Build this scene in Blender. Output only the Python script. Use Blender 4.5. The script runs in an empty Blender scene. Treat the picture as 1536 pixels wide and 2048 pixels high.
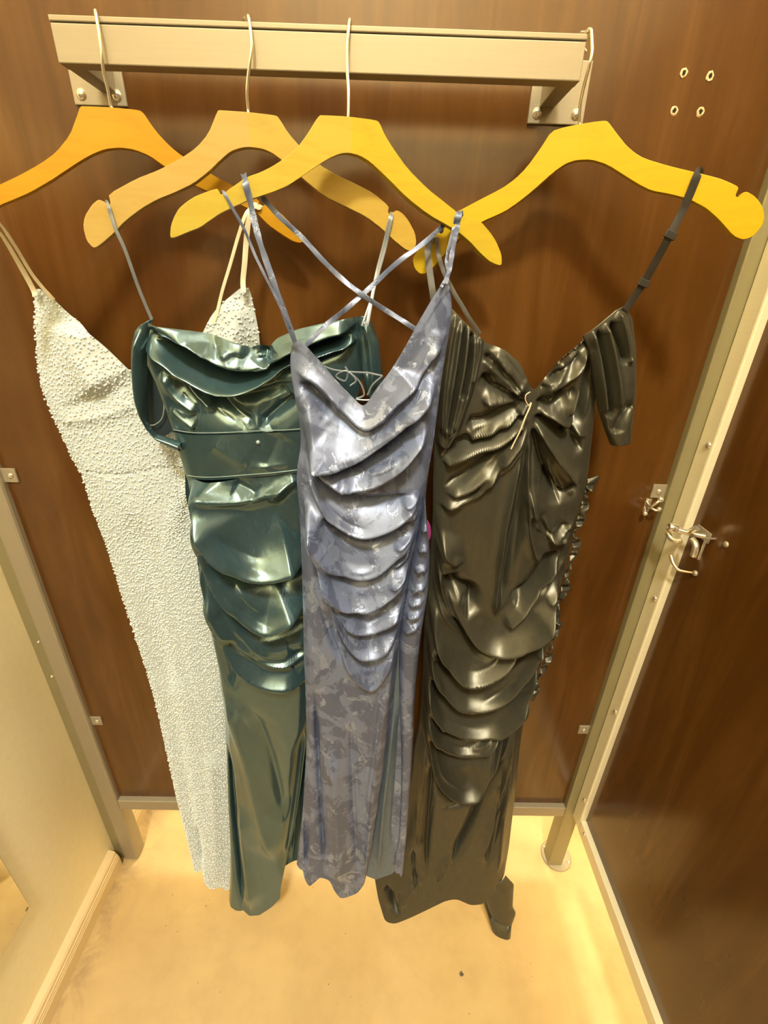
import bpy, bmesh, math, random
import numpy as np
from mathutils import Vector, Matrix

# ------------------------------------------------------------------ camera, light, exposure
CAM_F = 915.622
CAM_M = [[0.999647, -0.000325, 0.026561], [0.023749, -0.436987, -0.899154], [0.011899, 0.899468, -0.436825]]
CAM_LOC = (0.0, -0.8, 1.6)
scene = bpy.context.scene
col = scene.collection
cam_data = bpy.data.cameras.new('camera')
cam_data.sensor_fit = 'VERTICAL'
cam_data.sensor_height = 36.0
cam_data.lens = 36.0 * CAM_F / 2048.0
cam_data.clip_start = 0.02
cam = bpy.data.objects.new('camera', cam_data)
_r, _d, _f = [Vector(r) for r in CAM_M]
_m = Matrix((_r, -_d, -_f)).transposed().to_4x4()
_m.translation = Vector(CAM_LOC)
cam.matrix_world = _m
col.objects.link(cam)
scene.camera = cam

world = bpy.data.worlds.new('world')
scene.world = world
world.use_nodes = True
world.node_tree.nodes['Background'].inputs[0].default_value = (1.0, 0.86, 0.66, 1)
world.node_tree.nodes['Background'].inputs[1].default_value = 0.12

def area_light(name, loc, size, power, colour, target=None, size_y=None):
    ld = bpy.data.lights.new(name, 'AREA')
    ld.shape = 'RECTANGLE' if size_y else 'DISK'
    ld.size = size
    if size_y:
        ld.size_y = size_y
    ld.energy = power
    ld.color = colour
    o = bpy.data.objects.new(name, ld)
    o.location = loc
    if target is not None:
        o.rotation_euler = (Vector(target) - Vector(loc)).to_track_quat('-Z', 'Y').to_euler()
    col.objects.link(o)
    return o

WARM = (1.0, 0.94, 0.76)
area_light('ceiling_lamp', (-0.15, -2.60, 4.60), 0.55, 190, WARM)
area_light('ceiling_lamp', (1.28, -2.30, 3.50), 0.80, 13, WARM)
area_light('ceiling_lamp', (1.50, -0.30, 4.12), 0.60, 48, WARM)
area_light('ceiling_lamp', (0.20, 1.20, 4.12), 0.60, 70, WARM)

vs = scene.view_settings
vs.view_transform = 'Standard'
vs.look = 'None'
vs.exposure = 0.32
vs.gamma = 1.0
vs.use_curve_mapping = False

# ------------------------------------------------------------------ helpers
rng = random.Random(7)

def mesh_obj(name, me, mats, parent=None):
    o = bpy.data.objects.new(name, me)
    for m in (mats if isinstance(mats, (list, tuple)) else [mats]):
        me.materials.append(m)
    col.objects.link(o)
    if parent is not None:
        o.parent = parent
    return o

def bm_obj(name, bm, mat, parent=None, smooth=None, bevel=None):
    bmesh.ops.recalc_face_normals(bm, faces=bm.faces)
    me = bpy.data.meshes.new(name)
    bm.to_mesh(me)
    bm.free()
    if smooth is not None:
        for p in me.polygons:
            p.use_smooth = True
        me.set_sharp_from_angle(angle=math.radians(smooth))
    o = mesh_obj(name, me, mat, parent)
    if bevel:
        b = o.modifiers.new('bevel', 'BEVEL')
        b.width = bevel
        b.segments = 2
        b.limit_method = 'ANGLE'
        b.angle_limit = math.radians(40)
    return o

def add_box(bm, lo, hi):
    x0, y0, z0 = lo
    x1, y1, z1 = hi
    v = [bm.verts.new(p) for p in ((x0,y0,z0),(x1,y0,z0),(x1,y1,z0),(x0,y1,z0),(x0,y0,z1),(x1,y0,z1),(x1,y1,z1),(x0,y1,z1))]
    for f in ((0,3,2,1),(4,5,6,7),(0,1,5,4),(1,2,6,5),(2,3,7,6),(3,0,4,7)):
        bm.faces.new([v[i] for i in f])

def box(name, lo, hi, mat, parent=None, bevel=0.0015):
    bm = bmesh.new()
    add_box(bm, lo, hi)
    return bm_obj(name, bm, mat, parent, bevel=bevel)

def lathe(bm, prof, origin, axis, seg=20):
    """profile of (radius, height) turned round an axis"""
    ax = Vector(axis).normalized()
    a = ax.orthogonal().normalized()
    b = ax.cross(a)
    o = Vector(origin)
    rings = []
    for r, h in prof:
        if r < 1e-6:
            rings.append([bm.verts.new(o + ax * h)])
        else:
            rings.append([bm.verts.new(o + ax * h + (a * math.cos(t) + b * math.sin(t)) * r) for t in [2 * math.pi * k / seg for k in range(seg)]])
    for p, q in zip(rings, rings[1:]):
        for k in range(seg):
            k2 = (k + 1) % seg
            if len(p) == 1 and len(q) == 1:
                continue
            if len(p) == 1:
                bm.faces.new((p[0], q[k], q[k2]))
            elif len(q) == 1:
                bm.faces.new((p[k], q[0], p[k2]))
            else:
                bm.faces.new((p[k], q[k], q[k2], p[k2]))

def catmull(pts, n=8):
    P = [np.array(p, float) for p in pts]
    P = [2 * P[0] - P[1]] + P + [2 * P[-1] - P[-2]]
    out = []
    for i in range(1, len(P) - 2):
        for k in range(n):
            t = k / n
            a, b, c, d = P[i-1], P[i], P[i+1], P[i+2]
            out.append(0.5 * ((2*b) + (c-a)*t + (2*a-5*b+4*c-d)*t*t + (3*b-a-3*c+d)*t**3))
    out.append(P[-2])
    return np.array(out)

def tube_bm(bm, pts, radius, seg=8, n=6, taper=None):
    P = catmull(pts, n)
    T = np.gradient(P, axis=0)
    T /= np.linalg.norm(T, axis=1)[:, None]
    u = np.cross(T[0], (0.3, 0.5, 0.81))
    u /= np.linalg.norm(u)
    rings = []
    for i, (p, t) in enumerate(zip(P, T)):
        u = u - t * (u @ t)
        u /= np.linalg.norm(u)
        w = np.cross(t, u)
        r = radius if taper is None else radius * taper(i / (len(P) - 1))
        rings.append([bm.verts.new(p + r * (u * math.cos(a) + w * math.sin(a))) for a in [2*math.pi*k/seg for k in range(seg)]])
    for p, q in zip(rings, rings[1:]):
        for k in range(seg):
            bm.faces.new((p[k], p[(k+1) % seg], q[(k+1) % seg], q[k]))
    bm.faces.new(rings[0][::-1])
    bm.faces.new(rings[-1])

def tube(name, pts, radius, mat, parent=None, seg=8, n=6, taper=None):
    bm = bmesh.new()
    tube_bm(bm, pts, radius, seg, n, taper)
    return bm_obj(name, bm, mat, parent, smooth=50)

def ribbon(name, pts, width, mat, parent=None, thick=0.0014, n=6, twist=0.0):
    """a flat cloth strap, its face turned to the front of the stall"""
    P = catmull(pts, n)
    T = np.gradient(P, axis=0)
    T /= np.linalg.norm(T, axis=1)[:, None]
    bm = bmesh.new()
    rings = []
    w = None
    for i, (p, t) in enumerate(zip(P, T)):
        c = np.cross(t, (0, 1, 0))
        if np.linalg.norm(c) > 0.45 or w is None:
            c = c / np.linalg.norm(c)
            if w is not None and c @ w < 0:
                c = -c
            w = c
        w2 = w - t * (w @ t)
        w2 /= np.linalg.norm(w2)
        nn = np.cross(t, w2)
        a = twist * math.sin(i * 0.55)
        wd = (w2 * math.cos(a) + nn * math.sin(a)) * width / 2
        nd = (nn * math.cos(a) - w2 * math.sin(a)) * thick / 2
        rings.append([bm.verts.new(p + q) for q in (wd + nd * .4, nd, -wd + nd * .4, -wd - nd * .4, -nd, wd - nd * .4)])
    k = 6
    for p, q in zip(rings, rings[1:]):
        for j in range(k):
            bm.faces.new((p[j], p[(j+1) % k], q[(j+1) % k], q[j]))
    bm.faces.new(rings[0][::-1])
    bm.faces.new(rings[-1])
    return bm_obj(name, bm, mat, parent, smooth=50)

def empty(name, loc, label=None, cat=None, group=None):
    o = bpy.data.objects.new(name, None)
    o.location = loc
    o.empty_display_size = 0.05
    col.objects.link(o)
    if label:
        tag(o, label, cat, group)
    return o

def tag(o, label, cat, group=None):
    o['label'] = label
    o['category'] = cat
    if group:
        o['group'] = group
    return o

def structure(o):
    o['kind'] = 'structure'
    return o

def adopt(parent, *objs):
    """parent world-space parts to an Empty at its own place"""
    bpy.context.view_layer.update()
    inv = parent.matrix_world.inverted()
    for o in objs:
        o.parent = parent
        o.matrix_parent_inverse = inv

# ------------------------------------------------------------------ materials
class Nodes:
    def __init__(self, name):
        self.m = bpy.data.materials.new(name)
        self.m.use_nodes = True
        self.t = self.m.node_tree
        self.b = self.t.nodes['Principled BSDF']
    def n(self, kind, **kw):
        nd = self.t.nodes.new(kind)
        for k, v in kw.items():
            if k in nd.inputs.keys() if isinstance(k, str) else False:
                nd.inputs[k].default_value = v
            else:
                setattr(nd, k, v)
        return nd
    def l(self, a, b):
        self.t.links.new(a, b)
    def set(self, **kw):
        for k, v in kw.items():
            self.b.inputs[k.replace('_', ' ')].default_value = v
    def coords(self, scale=(1, 1, 1), loc=(0, 0, 0), rot=(0, 0, 0)):
        tc = self.n('ShaderNodeTexCoord')
        mp = self.n('ShaderNodeMapping')
        mp.inputs['Scale'].default_value = scale
        mp.inputs['Location'].default_value = loc
        mp.inputs['Rotation'].default_value = rot
        self.l(tc.outputs['Object'], mp.inputs['Vector'])
        return mp.outputs['Vector']
    def noise(self, vec, scale, detail=4.0, rough=0.55, dist=0.0):
        nd = self.n('ShaderNodeTexNoise')
        nd.inputs['Scale'].default_value = scale
        nd.inputs['Detail'].default_value = detail
        nd.inputs['Roughness'].default_value = rough
        nd.inputs['Distortion'].default_value = dist
        self.l(vec, nd.inputs['Vector'])
        return nd.outputs['Fac']
    def ramp(self, fac, stops):
        r = self.n('ShaderNodeValToRGB')
        el = r.color_ramp.elements
        while len(el) < len(stops):
            el.new(0.5)
        for e, (p, c) in zip(el, stops):
            e.position = p
            e.color = (*c, 1) if len(c) == 3 else c
        self.l(fac, r.inputs['Fac'])
        return r.outputs['Color']
    def mix(self, fac, a, b, mode='MIX'):
        x = self.n('ShaderNodeMix', data_type='RGBA', blend_type=mode)
        for s, v in ((0, fac), (6, a), (7, b)):
            if isinstance(v, (int, float)):
                x.inputs[s].default_value = v
            elif isinstance(v, tuple):
                x.inputs[s].default_value = (*v, 1)
            else:
                self.l(v, x.inputs[s])
        return x.outputs[2]
    def bump(self, h, strength=0.2, distance=0.002):
        b = self.n('ShaderNodeBump')
        b.inputs['Strength'].default_value = strength
        b.inputs['Distance'].default_value = distance
        self.l(h, b.inputs['Height'])
        self.l(b.outputs['Normal'], self.b.inputs['Normal'])
    def colour(self, c):
        if isinstance(c, tuple):
            self.b.inputs['Base Color'].default_value = (*c, 1)
        else:
            self.l(c, self.b.inputs['Base Color'])
    def rough(self, fac, lo, hi):
        r = self.n('ShaderNodeMapRange')
        r.inputs['To Min'].default_value = lo
        r.inputs['To Max'].default_value = hi
        self.l(fac, r.inputs['Value'])
        self.l(r.outputs['Result'], self.b.inputs['Roughness'])

def laminate(name, along='z'):
    s = Nodes(name)
    v = s.coords((9, 9, 0.9))
    g = s.noise(v, 2.2, 7, 0.62, 1.2)
    c1 = s.ramp(g, [(0.25, (0.078, 0.030, 0.006)), (0.5, (0.104, 0.042, 0.008)), (0.75, (0.134, 0.058, 0.014))])
    blot = s.noise(s.coords((1.6, 1.6, 1.0)), 2.6, 3, 0.5, 0.6)
    c2 = s.mix(s.ramp(blot, [(0.38, (0, 0, 0)), (0.66, (1, 1, 1))]), c1, (0.70, 0.62, 0.55), 'MULTIPLY')
    s.colour(c2)
    s.rough(blot, 0.17, 0.25)
    s.set(IOR=1.55)
    s.bump(g, 0.03, 0.001)
    return s.m

def painted_metal(name, colour, rough=0.35, metallic=0.75, brush=(1, 1, 60)):
    s = Nodes(name)
    g = s.noise(s.coords(brush), 8, 3, 0.5)
    a = tuple(c * 0.975 for c in colour)
    b = tuple(min(1, c * 1.025) for c in colour)
    s.colour(s.ramp(g, [(0.3, a), (0.7, b)]))
    s.set(Metallic=metallic)
    s.rough(g, rough - 0.05, rough + 0.05)
    return s.m

def plain(name, colour, rough=0.5, metallic=0.0, scale=40, var=0.06, bump=0.0):
    s = Nodes(name)
    g = s.noise(s.coords(), scale, 4)
    s.colour(s.ramp(g, [(0.25, tuple(c * (1 - var) for c in colour)), (0.75, tuple(min(1, c * (1 + var)) for c in colour))]))
    s.set(Metallic=metallic, Roughness=rough)
    if bump:
        s.bump(g, bump, 0.001)
    return s.m

def maple(name, left, right, grain):
    s = Nodes(name)
    tc = s.n('ShaderNodeTexCoord')
    sx = s.n('ShaderNodeSeparateXYZ')
    s.l(tc.outputs['Object'], sx.inputs[0])
    gt = s.n('ShaderNodeMath', operation='GREATER_THAN')
    s.l(sx.outputs['X'], gt.inputs[0])
    gt.inputs[1].default_value = 0.0
    base = s.mix(gt.outputs[0], left, right)
    g = s.noise(s.coords((5, 5, 26), rot=(0, 0.45, 0)), 3.2, 6, 0.6, 0.8)
    c = s.mix(s.ramp(g, [(0.42, (0, 0, 0)), (0.75, (0.55, 0.55, 0.55))]), base, grain)
    s.colour(c)
    s.set(Roughness=0.38, Specular_IOR_Level=0.25, Coat_Weight=0.08, Coat_Roughness=0.25)
    s.bump(g, 0.06, 0.001)
    return s.m

def satin(name, colour, rough, metallic, weave=0.05, spec=0.5, var=0.1, coat=0.0):
    s = Nodes(name)
    g = s.noise(s.coords((70, 70, 14)), 6, 3, 0.6, 0.4)
    w = s.noise(s.coords((24, 24, 10)), 4, 3, 0.55, 0.8)
    s.colour(s.ramp(w, [(0.3, tuple(c * (1 - var) for c in colour)), (0.7, tuple(min(1, c * (1 + var)) for c in colour))]))
    s.set(Metallic=metallic, Specular_IOR_Level=spec, Roughness=rough, Coat_Weight=coat, Coat_Roughness=0.24)
    s.b.inputs['Coat Tint'].default_value = (0.86, 1.0, 1.0, 1)
    s.bump(w, weave, 0.003)
    return s.m

def jacquard(name):
    """lavender ground with darker woven flowers and shiny foil leaves"""
    s = Nodes(name)
    v = s.coords((1, 1, 0.85))
    a = s.noise(v, 19, 4, 0.55, 1.0)
    b = s.noise(v, 60, 3, 0.6, 0.8)
    fl = s.n('ShaderNodeMath', operation='MULTIPLY_ADD')
    s.l(b, fl.inputs[0]); fl.inputs[1].default_value = 0.35
    s.l(a, fl.inputs[2])
    mask = s.ramp(fl.outputs[0], [(0.645, (0, 0, 0)), (0.705, (1, 1, 1))])
    f1 = s.noise(s.coords((1, 1, 0.8), (3.1, 0.7, 1.9)), 24, 5, 0.68, 1.2)
    foil = s.ramp(f1, [(0.56, (0, 0, 0)), (0.60, (1, 1, 1))])
    c = s.mix(mask, (0.170, 0.210, 0.340), (0.105, 0.128, 0.215))
    c = s.mix(foil, c, (0.265, 0.320, 0.475))
    s.colour(c)
    for src, sock, lo, hi in ((foil, 'Roughness', 0.40, 0.30), (foil, 'Metallic', 0.30, 0.50)):
        m2 = s.n('ShaderNodeMapRange')
        m2.inputs['To Min'].default_value = lo
        m2.inputs['To Max'].default_value = hi
        s.l(src, m2.inputs['Value'])
        s.l(m2.outputs['Result'], s.b.inputs[sock])
    h = s.n('ShaderNodeMath', operation='ADD')
    s.l(foil, h.inputs[0]); s.l(b, h.inputs[1])
    s.bump(h.outputs[0], 0.30, 0.0012)
    return s.m

def concrete():
    s = Nodes('sealed_concrete')
    v = s.coords()
    a = s.noise(v, 2.2, 6, 0.6, 0.4)
    b = s.noise(v, 14, 5, 0.6)
    c = s.ramp(a, [(0.3, (0.47, 0.325, 0.145)), (0.55, (0.56, 0.40, 0.18)), (0.75, (0.63, 0.47, 0.235))])
    c = s.mix(s.ramp(b, [(0.45, (0, 0, 0)), (0.75, (0.35, 0.35, 0.35))]), c, (0.40, 0.27, 0.12))
    sp = s.noise(v, 85, 2, 0.5)
    c = s.mix(s.ramp(sp, [(0.735, (0, 0, 0)), (0.76, (0.8, 0.8, 0.8))]), c, (0.09, 0.065, 0.04))
    # scuffed dirt that has gathered along the baseboard
    sx = s.n('ShaderNodeSeparateXYZ')
    s.l(v, sx.inputs[0])
    mr = s.n('ShaderNodeMapRange')
    mr.inputs['From Min'].default_value = -0.76
    mr.inputs['From Max'].default_value = -0.66
    mr.inputs['To Min'].default_value = 1.0
    mr.inputs['To Max'].default_value = 0.0
    s.l(sx.outputs['X'], mr.inputs['Value'])
    d = s.noise(v, 9, 5, 0.65, 1.0)
    mu = s.n('ShaderNodeMath', operation='MULTIPLY')
    s.l(mr.outputs['Result'], mu.inputs[0])
    s.l(s.ramp(d, [(0.42, (0, 0, 0)), (0.62, (0.75, 0.75, 0.75))]), mu.inputs[1])
    c = s.mix(mu.outputs[0], c, (0.25, 0.165, 0.09))
    s.colour(c)
    s.rough(b, 0.34, 0.55)
    s.set(Specular_IOR_Level=0.4)
    s.bump(b, 0.06, 0.002)
    return s.m

def mirror_glass():
    s = Nodes('mirror_glass')
    g = s.noise(s.coords(), 3, 2)
    s.colour(s.ramp(g, [(0.3, (0.80, 0.80, 0.72)), (0.7, (0.84, 0.84, 0.76))]))
    s.set(Metallic=1.0, Roughness=0.03)
    return s.m

M = dict(
    laminate=laminate('brown_laminate'),
    steel=painted_metal('satin_nickel', (0.335, 0.285, 0.195), 0.46, 0.25),
    steel_dark=painted_metal('aged_nickel', (0.27, 0.235, 0.125), 0.45, 0.25),
    alu=painted_metal('pale_aluminium', (0.84, 0.77, 0.54), 0.42, 0.2),
    chrome=plain('chrome', (0.82, 0.76, 0.60), 0.16, 0.8),
    brass=plain('worn_brass', (0.80, 0.60, 0.36), 0.28, 0.8),
    plaster=plain('beige_paint', (0.88, 0.78, 0.51), 0.6, 0.0, 60, 0.03, 0.05),
    trim=plain('cream_gloss_paint', (0.68, 0.53, 0.30), 0.28, 0.0, 30, 0.03),
    ceiling=plain('ceiling_paint', (0.72, 0.64, 0.50), 0.8),
    concrete=concrete(),
    mirror=mirror_glass(),
    raw_wood=plain('raw_chipboard', (0.72, 0.50, 0.26), 0.7, 0.0, 200, 0.2),
    dark=plain('dark_hole', (0.02, 0.012, 0.006), 0.9),
    white=satin('ivory_knit', (0.49, 0.55, 0.57), 0.55, 0.0, 0.25, 0.4, 0.06),
    bead=plain('pearl_bead', (0.80, 0.85, 0.84), 0.18, 0.25, 300, 0.12),
    ivory=satin('ivory_satin_strap', (0.72, 0.66, 0.48), 0.4, 0.1, 0.05),
    teal=satin('teal_satin', (0.066, 0.118, 0.140), 0.25, 0.58, 0.04, 1.0, 0.1, 0.8),
    teal_in=satin('teal_lining_shade', (0.020, 0.035, 0.045), 0.4, 0.2, 0.04),  # sleeve lining; its dark colour also paints the shade between sleeve and bodice
    teal_pipe=satin('teal_satin_piping', (0.40, 0.50, 0.50), 0.3, 0.5, 0.03),
    slate=satin('slate_ribbon', (0.22, 0.25, 0.29), 0.4, 0.3, 0.03),
    lav=jacquard('lavender_jacquard'),
    lav_in=satin('dusty_blue_lining', (0.12, 0.16, 0.20), 0.5, 0.1, 0.05),
    black=satin('black_taffeta', (0.074, 0.071, 0.052), 0.37, 0.50, 0.05, 0.6),
    black_strap=satin('black_elastic', (0.030, 0.026, 0.019), 0.5, 0.1, 0.05),
    magenta=plain('magenta_ribbon', (0.25, 0.03, 0.16), 0.5),
    twine=plain('clear_tag_cord', (0.72, 0.55, 0.38), 0.35),
    lint=plain('grey_lint', (0.10, 0.085, 0.06), 0.9),
)

# ------------------------------------------------------------------ the fitting stall
Z_TOP = 2.12
PANEL_Y = 0.015

structure(box('floor', (-0.80, -3.6, -0.06), (2.6, 1.6, 0.0), M['concrete'], bevel=None))
structure(box('ceiling', (-0.90, -3.6, 4.70), (2.6, 1.6, 4.78), M['ceiling'], bevel=None))
structure(box('wall_left', (-0.90, -3.6, 0.0), (-0.782, 1.6, 4.70), M['plaster'], bevel=None))
structure(box('wall_rear', (-0.782, 1.6, 0.0), (2.6, 1.7, 4.70), M['plaster'], bevel=None))
structure(box('wall_front', (-0.90, -3.7, 0.0), (2.6, -3.6, 4.70), M['plaster'], bevel=None))
structure(box('wall_side', (2.6, -3.6, 0.0), (2.7, 1.6, 4.70), M['plaster'], bevel=None))

# unseen stall door, added behind the camera so the satin reflects something dark
door = structure(box('added_door_1', (-0.7565, -1.72, 0.25), (0.5740, -1.70, 2.02), M['laminate'], bevel=None))

def baseboard(name, y0, y1):
    prof = [(0, 0), (.0255, 0), (.0255, .040), (.0240, .043), (.0240, .047), (.0225, .049), (.0225, .054), (.0200, .057), (.0190, .064), (.0150, .069), (.0070, .0735), (0, .075)]
    bm = bmesh.new()
    rows = [[bm.verts.new((-0.782 + x, y, z)) for x, z in prof] for y in (y0, y1)]
    n = len(prof)
    for k in range(n):
        bm.faces.new((rows[0][k], rows[0][(k+1) % n], rows[1][(k+1) % n], rows[1][k]))
    bm.faces.new(rows[0][::-1])
    bm.faces.new(rows[1])
    return structure(bm_obj(name, bm, M['trim']))
baseboard('baseboard_left', -3.6, -0.012)
baseboard('baseboard_left', 0.062, 1.6)

def round_screw(name, loc, axis, parent, r=0.0045, mat='chrome'):
    bm = bmesh.new()
    lathe(bm, [(r * 1.25, 0), (r * 1.25, .0008), (r, .0022), (r * .6, .0034), (0, .0038)], loc, axis, 14)
    # cross slot
    o = bm_obj(name, bm, M[mat], None, smooth=45)
    adopt(parent, o)
    return o

# back partition: laminate panel, bottom rail, clips
back = structure(empty('wall_back', (-0.08, PANEL_Y, 0.29)))
pan = box('panel', (-0.7135, PANEL_Y, 0.275), (0.5515, PANEL_Y + 0.018, Z_TOP), M['laminate'], bevel=None)
rail_b = box('bottom_rail', (-0.7135, 0.0, 0.253), (0.5515, 0.038, 0.291), M['steel'], bevel=0.002)
adopt(back, pan, rail_b)
for cx, z in ((-0.703, 1.264), (-0.703, 0.598), (0.541, 1.264), (0.541, 0.598)):
    c = box('clip', (cx - .0145, PANEL_Y - .004, z - .014), (cx + .0145, PANEL_Y, z + .014), M['steel'], bevel=0.001)
    adopt(back, c)
    sx = cx + (0.004 if cx < 0 else -0.001)
    s = round_screw('screw', (sx, PANEL_Y - .004, z), (0, -1, 0), c, .0042)
# four drilled holes with chipped light rims, left by an old bracket
for hx, hz in ((0.398, 1.8735), (0.4345, 1.8715), (0.397, 1.8335), (0.434, 1.8335)):
    bm = bmesh.new()
    prof = [(.0028, 0.0006), (.0034, .0013), (.0050, .0009), (.0054, 0)]
    lathe(bm, prof, (hx, PANEL_Y, hz), (0, -1, 0), 12)
    for v in bm.verts:
        v.co.x += rng.uniform(-.0006, .0006)
        v.co.z += rng.uniform(-.0010, .0010)
    h = bm_obj('screw_hole', bm, M['raw_wood'], smooth=60)
    adopt(back, h)
    bm = bmesh.new()
    lathe(bm, [(.0033, .0006), (.0025, .0004), (0, .0002)], (hx, PANEL_Y, hz), (0, -1, 0), 12)
    d = bm_obj('hole_core', bm, M['dark'])
    adopt(h, d)

# left post against the wall, with its filler strip
p1 = structure(empty('trim_1', (-0.735, 0.02, 0)))
t1 = box('post', (-0.7565, 0.0, 0.0), (-0.7140, 0.045, Z_TOP), M['steel'], bevel=0.006)
f1 = box('filler_strip', (-0.7820, 0.006, 0.0), (-0.7575, 0.030, Z_TOP), M['steel_dark'], bevel=0.001)
adopt(p1, t1, f1)
for z in (0.86, 0.755, 1.32):
    round_screw('screw', (-0.7640, 0.006, z), (0, -1, 0), f1, .003)

# right post on a round floor flange
p2 = structure(empty('trim_2', (0.573, 0.02, 0)))
t2 = box('post', (0.5520, 0.0, 0.006), (0.5955, 0.043, Z_TOP), M['steel_dark'], bevel=0.002)
bm = bmesh.new()
lathe(bm, [(0, 0), (.046, 0), (.046, .003), (.044, .0055), (0, .0058)], (0.588, 0.030, 0.0), (0, 0, 1), 40)
fl = bm_obj('flange', bm, M['steel'], smooth=40)
adopt(p2, t2, fl)
for a in (35, 145, 215, 325):
    round_screw('screw', (0.588 + .037 * math.cos(math.radians(a)), 0.030 + .037 * math.sin(math.radians(a)), .0055), (0, 0, 1), fl, .004)

# right partition: frame upright, bottom rail, laminate panel
right = structure(empty('wall_right', (0.59, -0.6, 0.29)))
fr = box('frame_upright', (0.5745, -0.040, 0.263), (0.6000, -0.0005, Z_TOP), M['alu'], bevel=0.0035)
rr = box('bottom_rail', (0.5745, -2.28, 0.263), (0.6120, -0.0405, 0.305), M['alu'], bevel=0.0025)
rp = box('panel', (0.5890, -2.28, 0.300), (0.6070, -0.0405, Z_TOP), M['laminate'], bevel=None)
adopt(right, fr, rr, rp)
for z in (1.37, 1.041, 0.711, 0.375):
    round_screw('screw', (0.5745, -0.028, z), (-1, 0, 0), fr, .0050)
round_screw('screw', (0.5745, -0.070, 0.294), (-1, 0, 0), rr, .0045)

# mirror on the left wall
mir = tag(empty('wall_mirror', (-0.779, -0.75, 1.0)), 'frameless mirror on the beige left wall, its lower corner in view above the baseboard', 'mirror')
mb = box('backing', (-0.782, -1.25, 0.312), (-0.7775, -0.253, 1.90), M['steel_dark'], bevel=None)
mg = box('glass', (-0.7775, -1.249, 0.3135), (-0.7725, -0.2545, 1.899), M['mirror'], bevel=0.001)
adopt(mir, mb, mg)
bm = bmesh.new()
lathe(bm, [(.004, 0), (.004, .001), (0, .002)], (-0.7725, -0.262, 0.321), (1, 0, 0), 12)
ms = bm_obj('screw', bm, M['steel_dark'], smooth=40)
adopt(mg, ms)

# ------------------------------------------------------------------ the hang bar
bar_root = tag(empty('hang_bar', (-0.08, PANEL_Y, 1.85)), 'flat satin nickel hang bar on two square brackets across the brown panel', 'clothes rail')
BF, BB = -0.080, -0.060
bar = box('bar', (-0.3915, BF, 1.8310), (0.2295, BB, 1.8665), M['steel'], bevel=0.0012)
lip = box('bar_lip', (-0.3925, BF + .0004, 1.8680), (0.2305, BB, 1.8735), M['steel'], bevel=0.001)
adopt(bar_root, bar, lip)
for px0, px1, pz, ax in ((-0.4300, -0.3590, 1.817, -0.3805), (0.1945, 0.2715, 1.8135, 0.2185)):
    pl = box('mounting_plate', (px0, PANEL_Y - .005, pz), (px1, PANEL_Y, pz + .068), M['steel'], bevel=0.001)
    arm = box('arm', (ax - .0105, BB - .0005, 1.8315), (ax + .0105, PANEL_Y - .005, 1.8660), M['steel'], bevel=0.001)
    adopt(bar_root, pl, arm)
    for sx in (px0 + .0115, px1 - .0115):
        round_screw('screw', (sx, PANEL_Y - .005, pz + .0115), (0, -1, 0), pl, .0055)

# small hardware
def hook_post(pts, r, ball, name, parent, mat):
    bm = bmesh.new()
    tube_bm(bm, pts, r, 10, 6)
    e = Vector(pts[-1])
    bmesh.ops.create_uvsphere(bm, u_segments=14, v_segments=8, radius=ball, matrix=Matrix.Translation(e))
    o = bm_obj(name, bm, M[mat], smooth=60)
    adopt(parent, o)
    return o

hx, hz = 0.5265, 1.2370
kh = tag(empty('robe_hook', (hx, PANEL_Y, hz)), 'small chrome two-knob hook on the brown back panel below the right clip', 'hook')
bm = bmesh.new()
add_box(bm, (hx - .006, PANEL_Y - .003, hz - .018), (hx + .006, PANEL_Y, hz + .011))
bp = bm_obj('back_plate', bm, M['chrome'], bevel=0.001)
adopt(kh, bp)
hook_post([(hx - .003, PANEL_Y - .002, hz + .004), (hx - .004, PANEL_Y - .018, hz + .002), (hx, PANEL_Y - .026, hz + .012), (hx + .008, PANEL_Y - .024, hz + .019)], .0024, .0055, 'upper_arm', kh, 'chrome')
hook_post([(hx - .003, PANEL_Y - .002, hz), (hx - .001, PANEL_Y - .016, hz - .002), (hx + .006, PANEL_Y - .024, hz - .004), (hx + .012, PANEL_Y - .022, hz - .002)], .0024, .0045, 'side_arm', kh, 'chrome')
hook_post([(hx - .003, PANEL_Y - .002, hz - .008), (hx - .006, PANEL_Y - .010, hz - .013), (hx - .007, PANEL_Y - .014, hz - .016)], .0020, .0048, 'lower_arm', kh, 'chrome')

lx = 0.589
lt = tag(empty('door_latch', (lx, -0.06, 1.215)), 'shiny chrome latch with bent plate standing off the right panel beside the upright', 'latch')
def latch_part(name, pts, r, mat='chrome', seg=10):
    bm = bmesh.new()
    tube_bm(bm, pts, r, seg, 5)
    o = bm_obj(name, bm, M[mat], smooth=60)
    adopt(lt, o)
    return o
pb = box('base_plate', (lx - .0025, -.092, 1.208), (lx, -.054, 1.228), M['steel'], bevel=0.001)
adopt(lt, pb)
bm = bmesh.new()
lathe(bm, [(0.004, 0), (.0070, .000), (.0085, .006), (.0085, .013), (.0066, .016), (.0048, .016), (.0048, .009), (0, .009)], (lx - .044, -.062, 1.222), (-1, .1, .15), 18)
kb = bm_obj('knob', bm, M['chrome'], smooth=40)
adopt(lt, kb)
latch_part('bolt', [(lx - .003, -.080, 1.217), (lx - .022, -.073, 1.218), (lx - .046, -.063, 1.221)], .0050)
latch_part('bolt_cap', [(lx - .026, -.086, 1.236), (lx - .028, -.080, 1.228), (lx - .026, -.074, 1.222)], .0058)
latch_part('thumb_lever', [(lx - .050, -.050, 1.207), (lx - .046, -.058, 1.200), (lx - .040, -.066, 1.199), (lx - .034, -.070, 1.203)], .0050)
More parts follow.
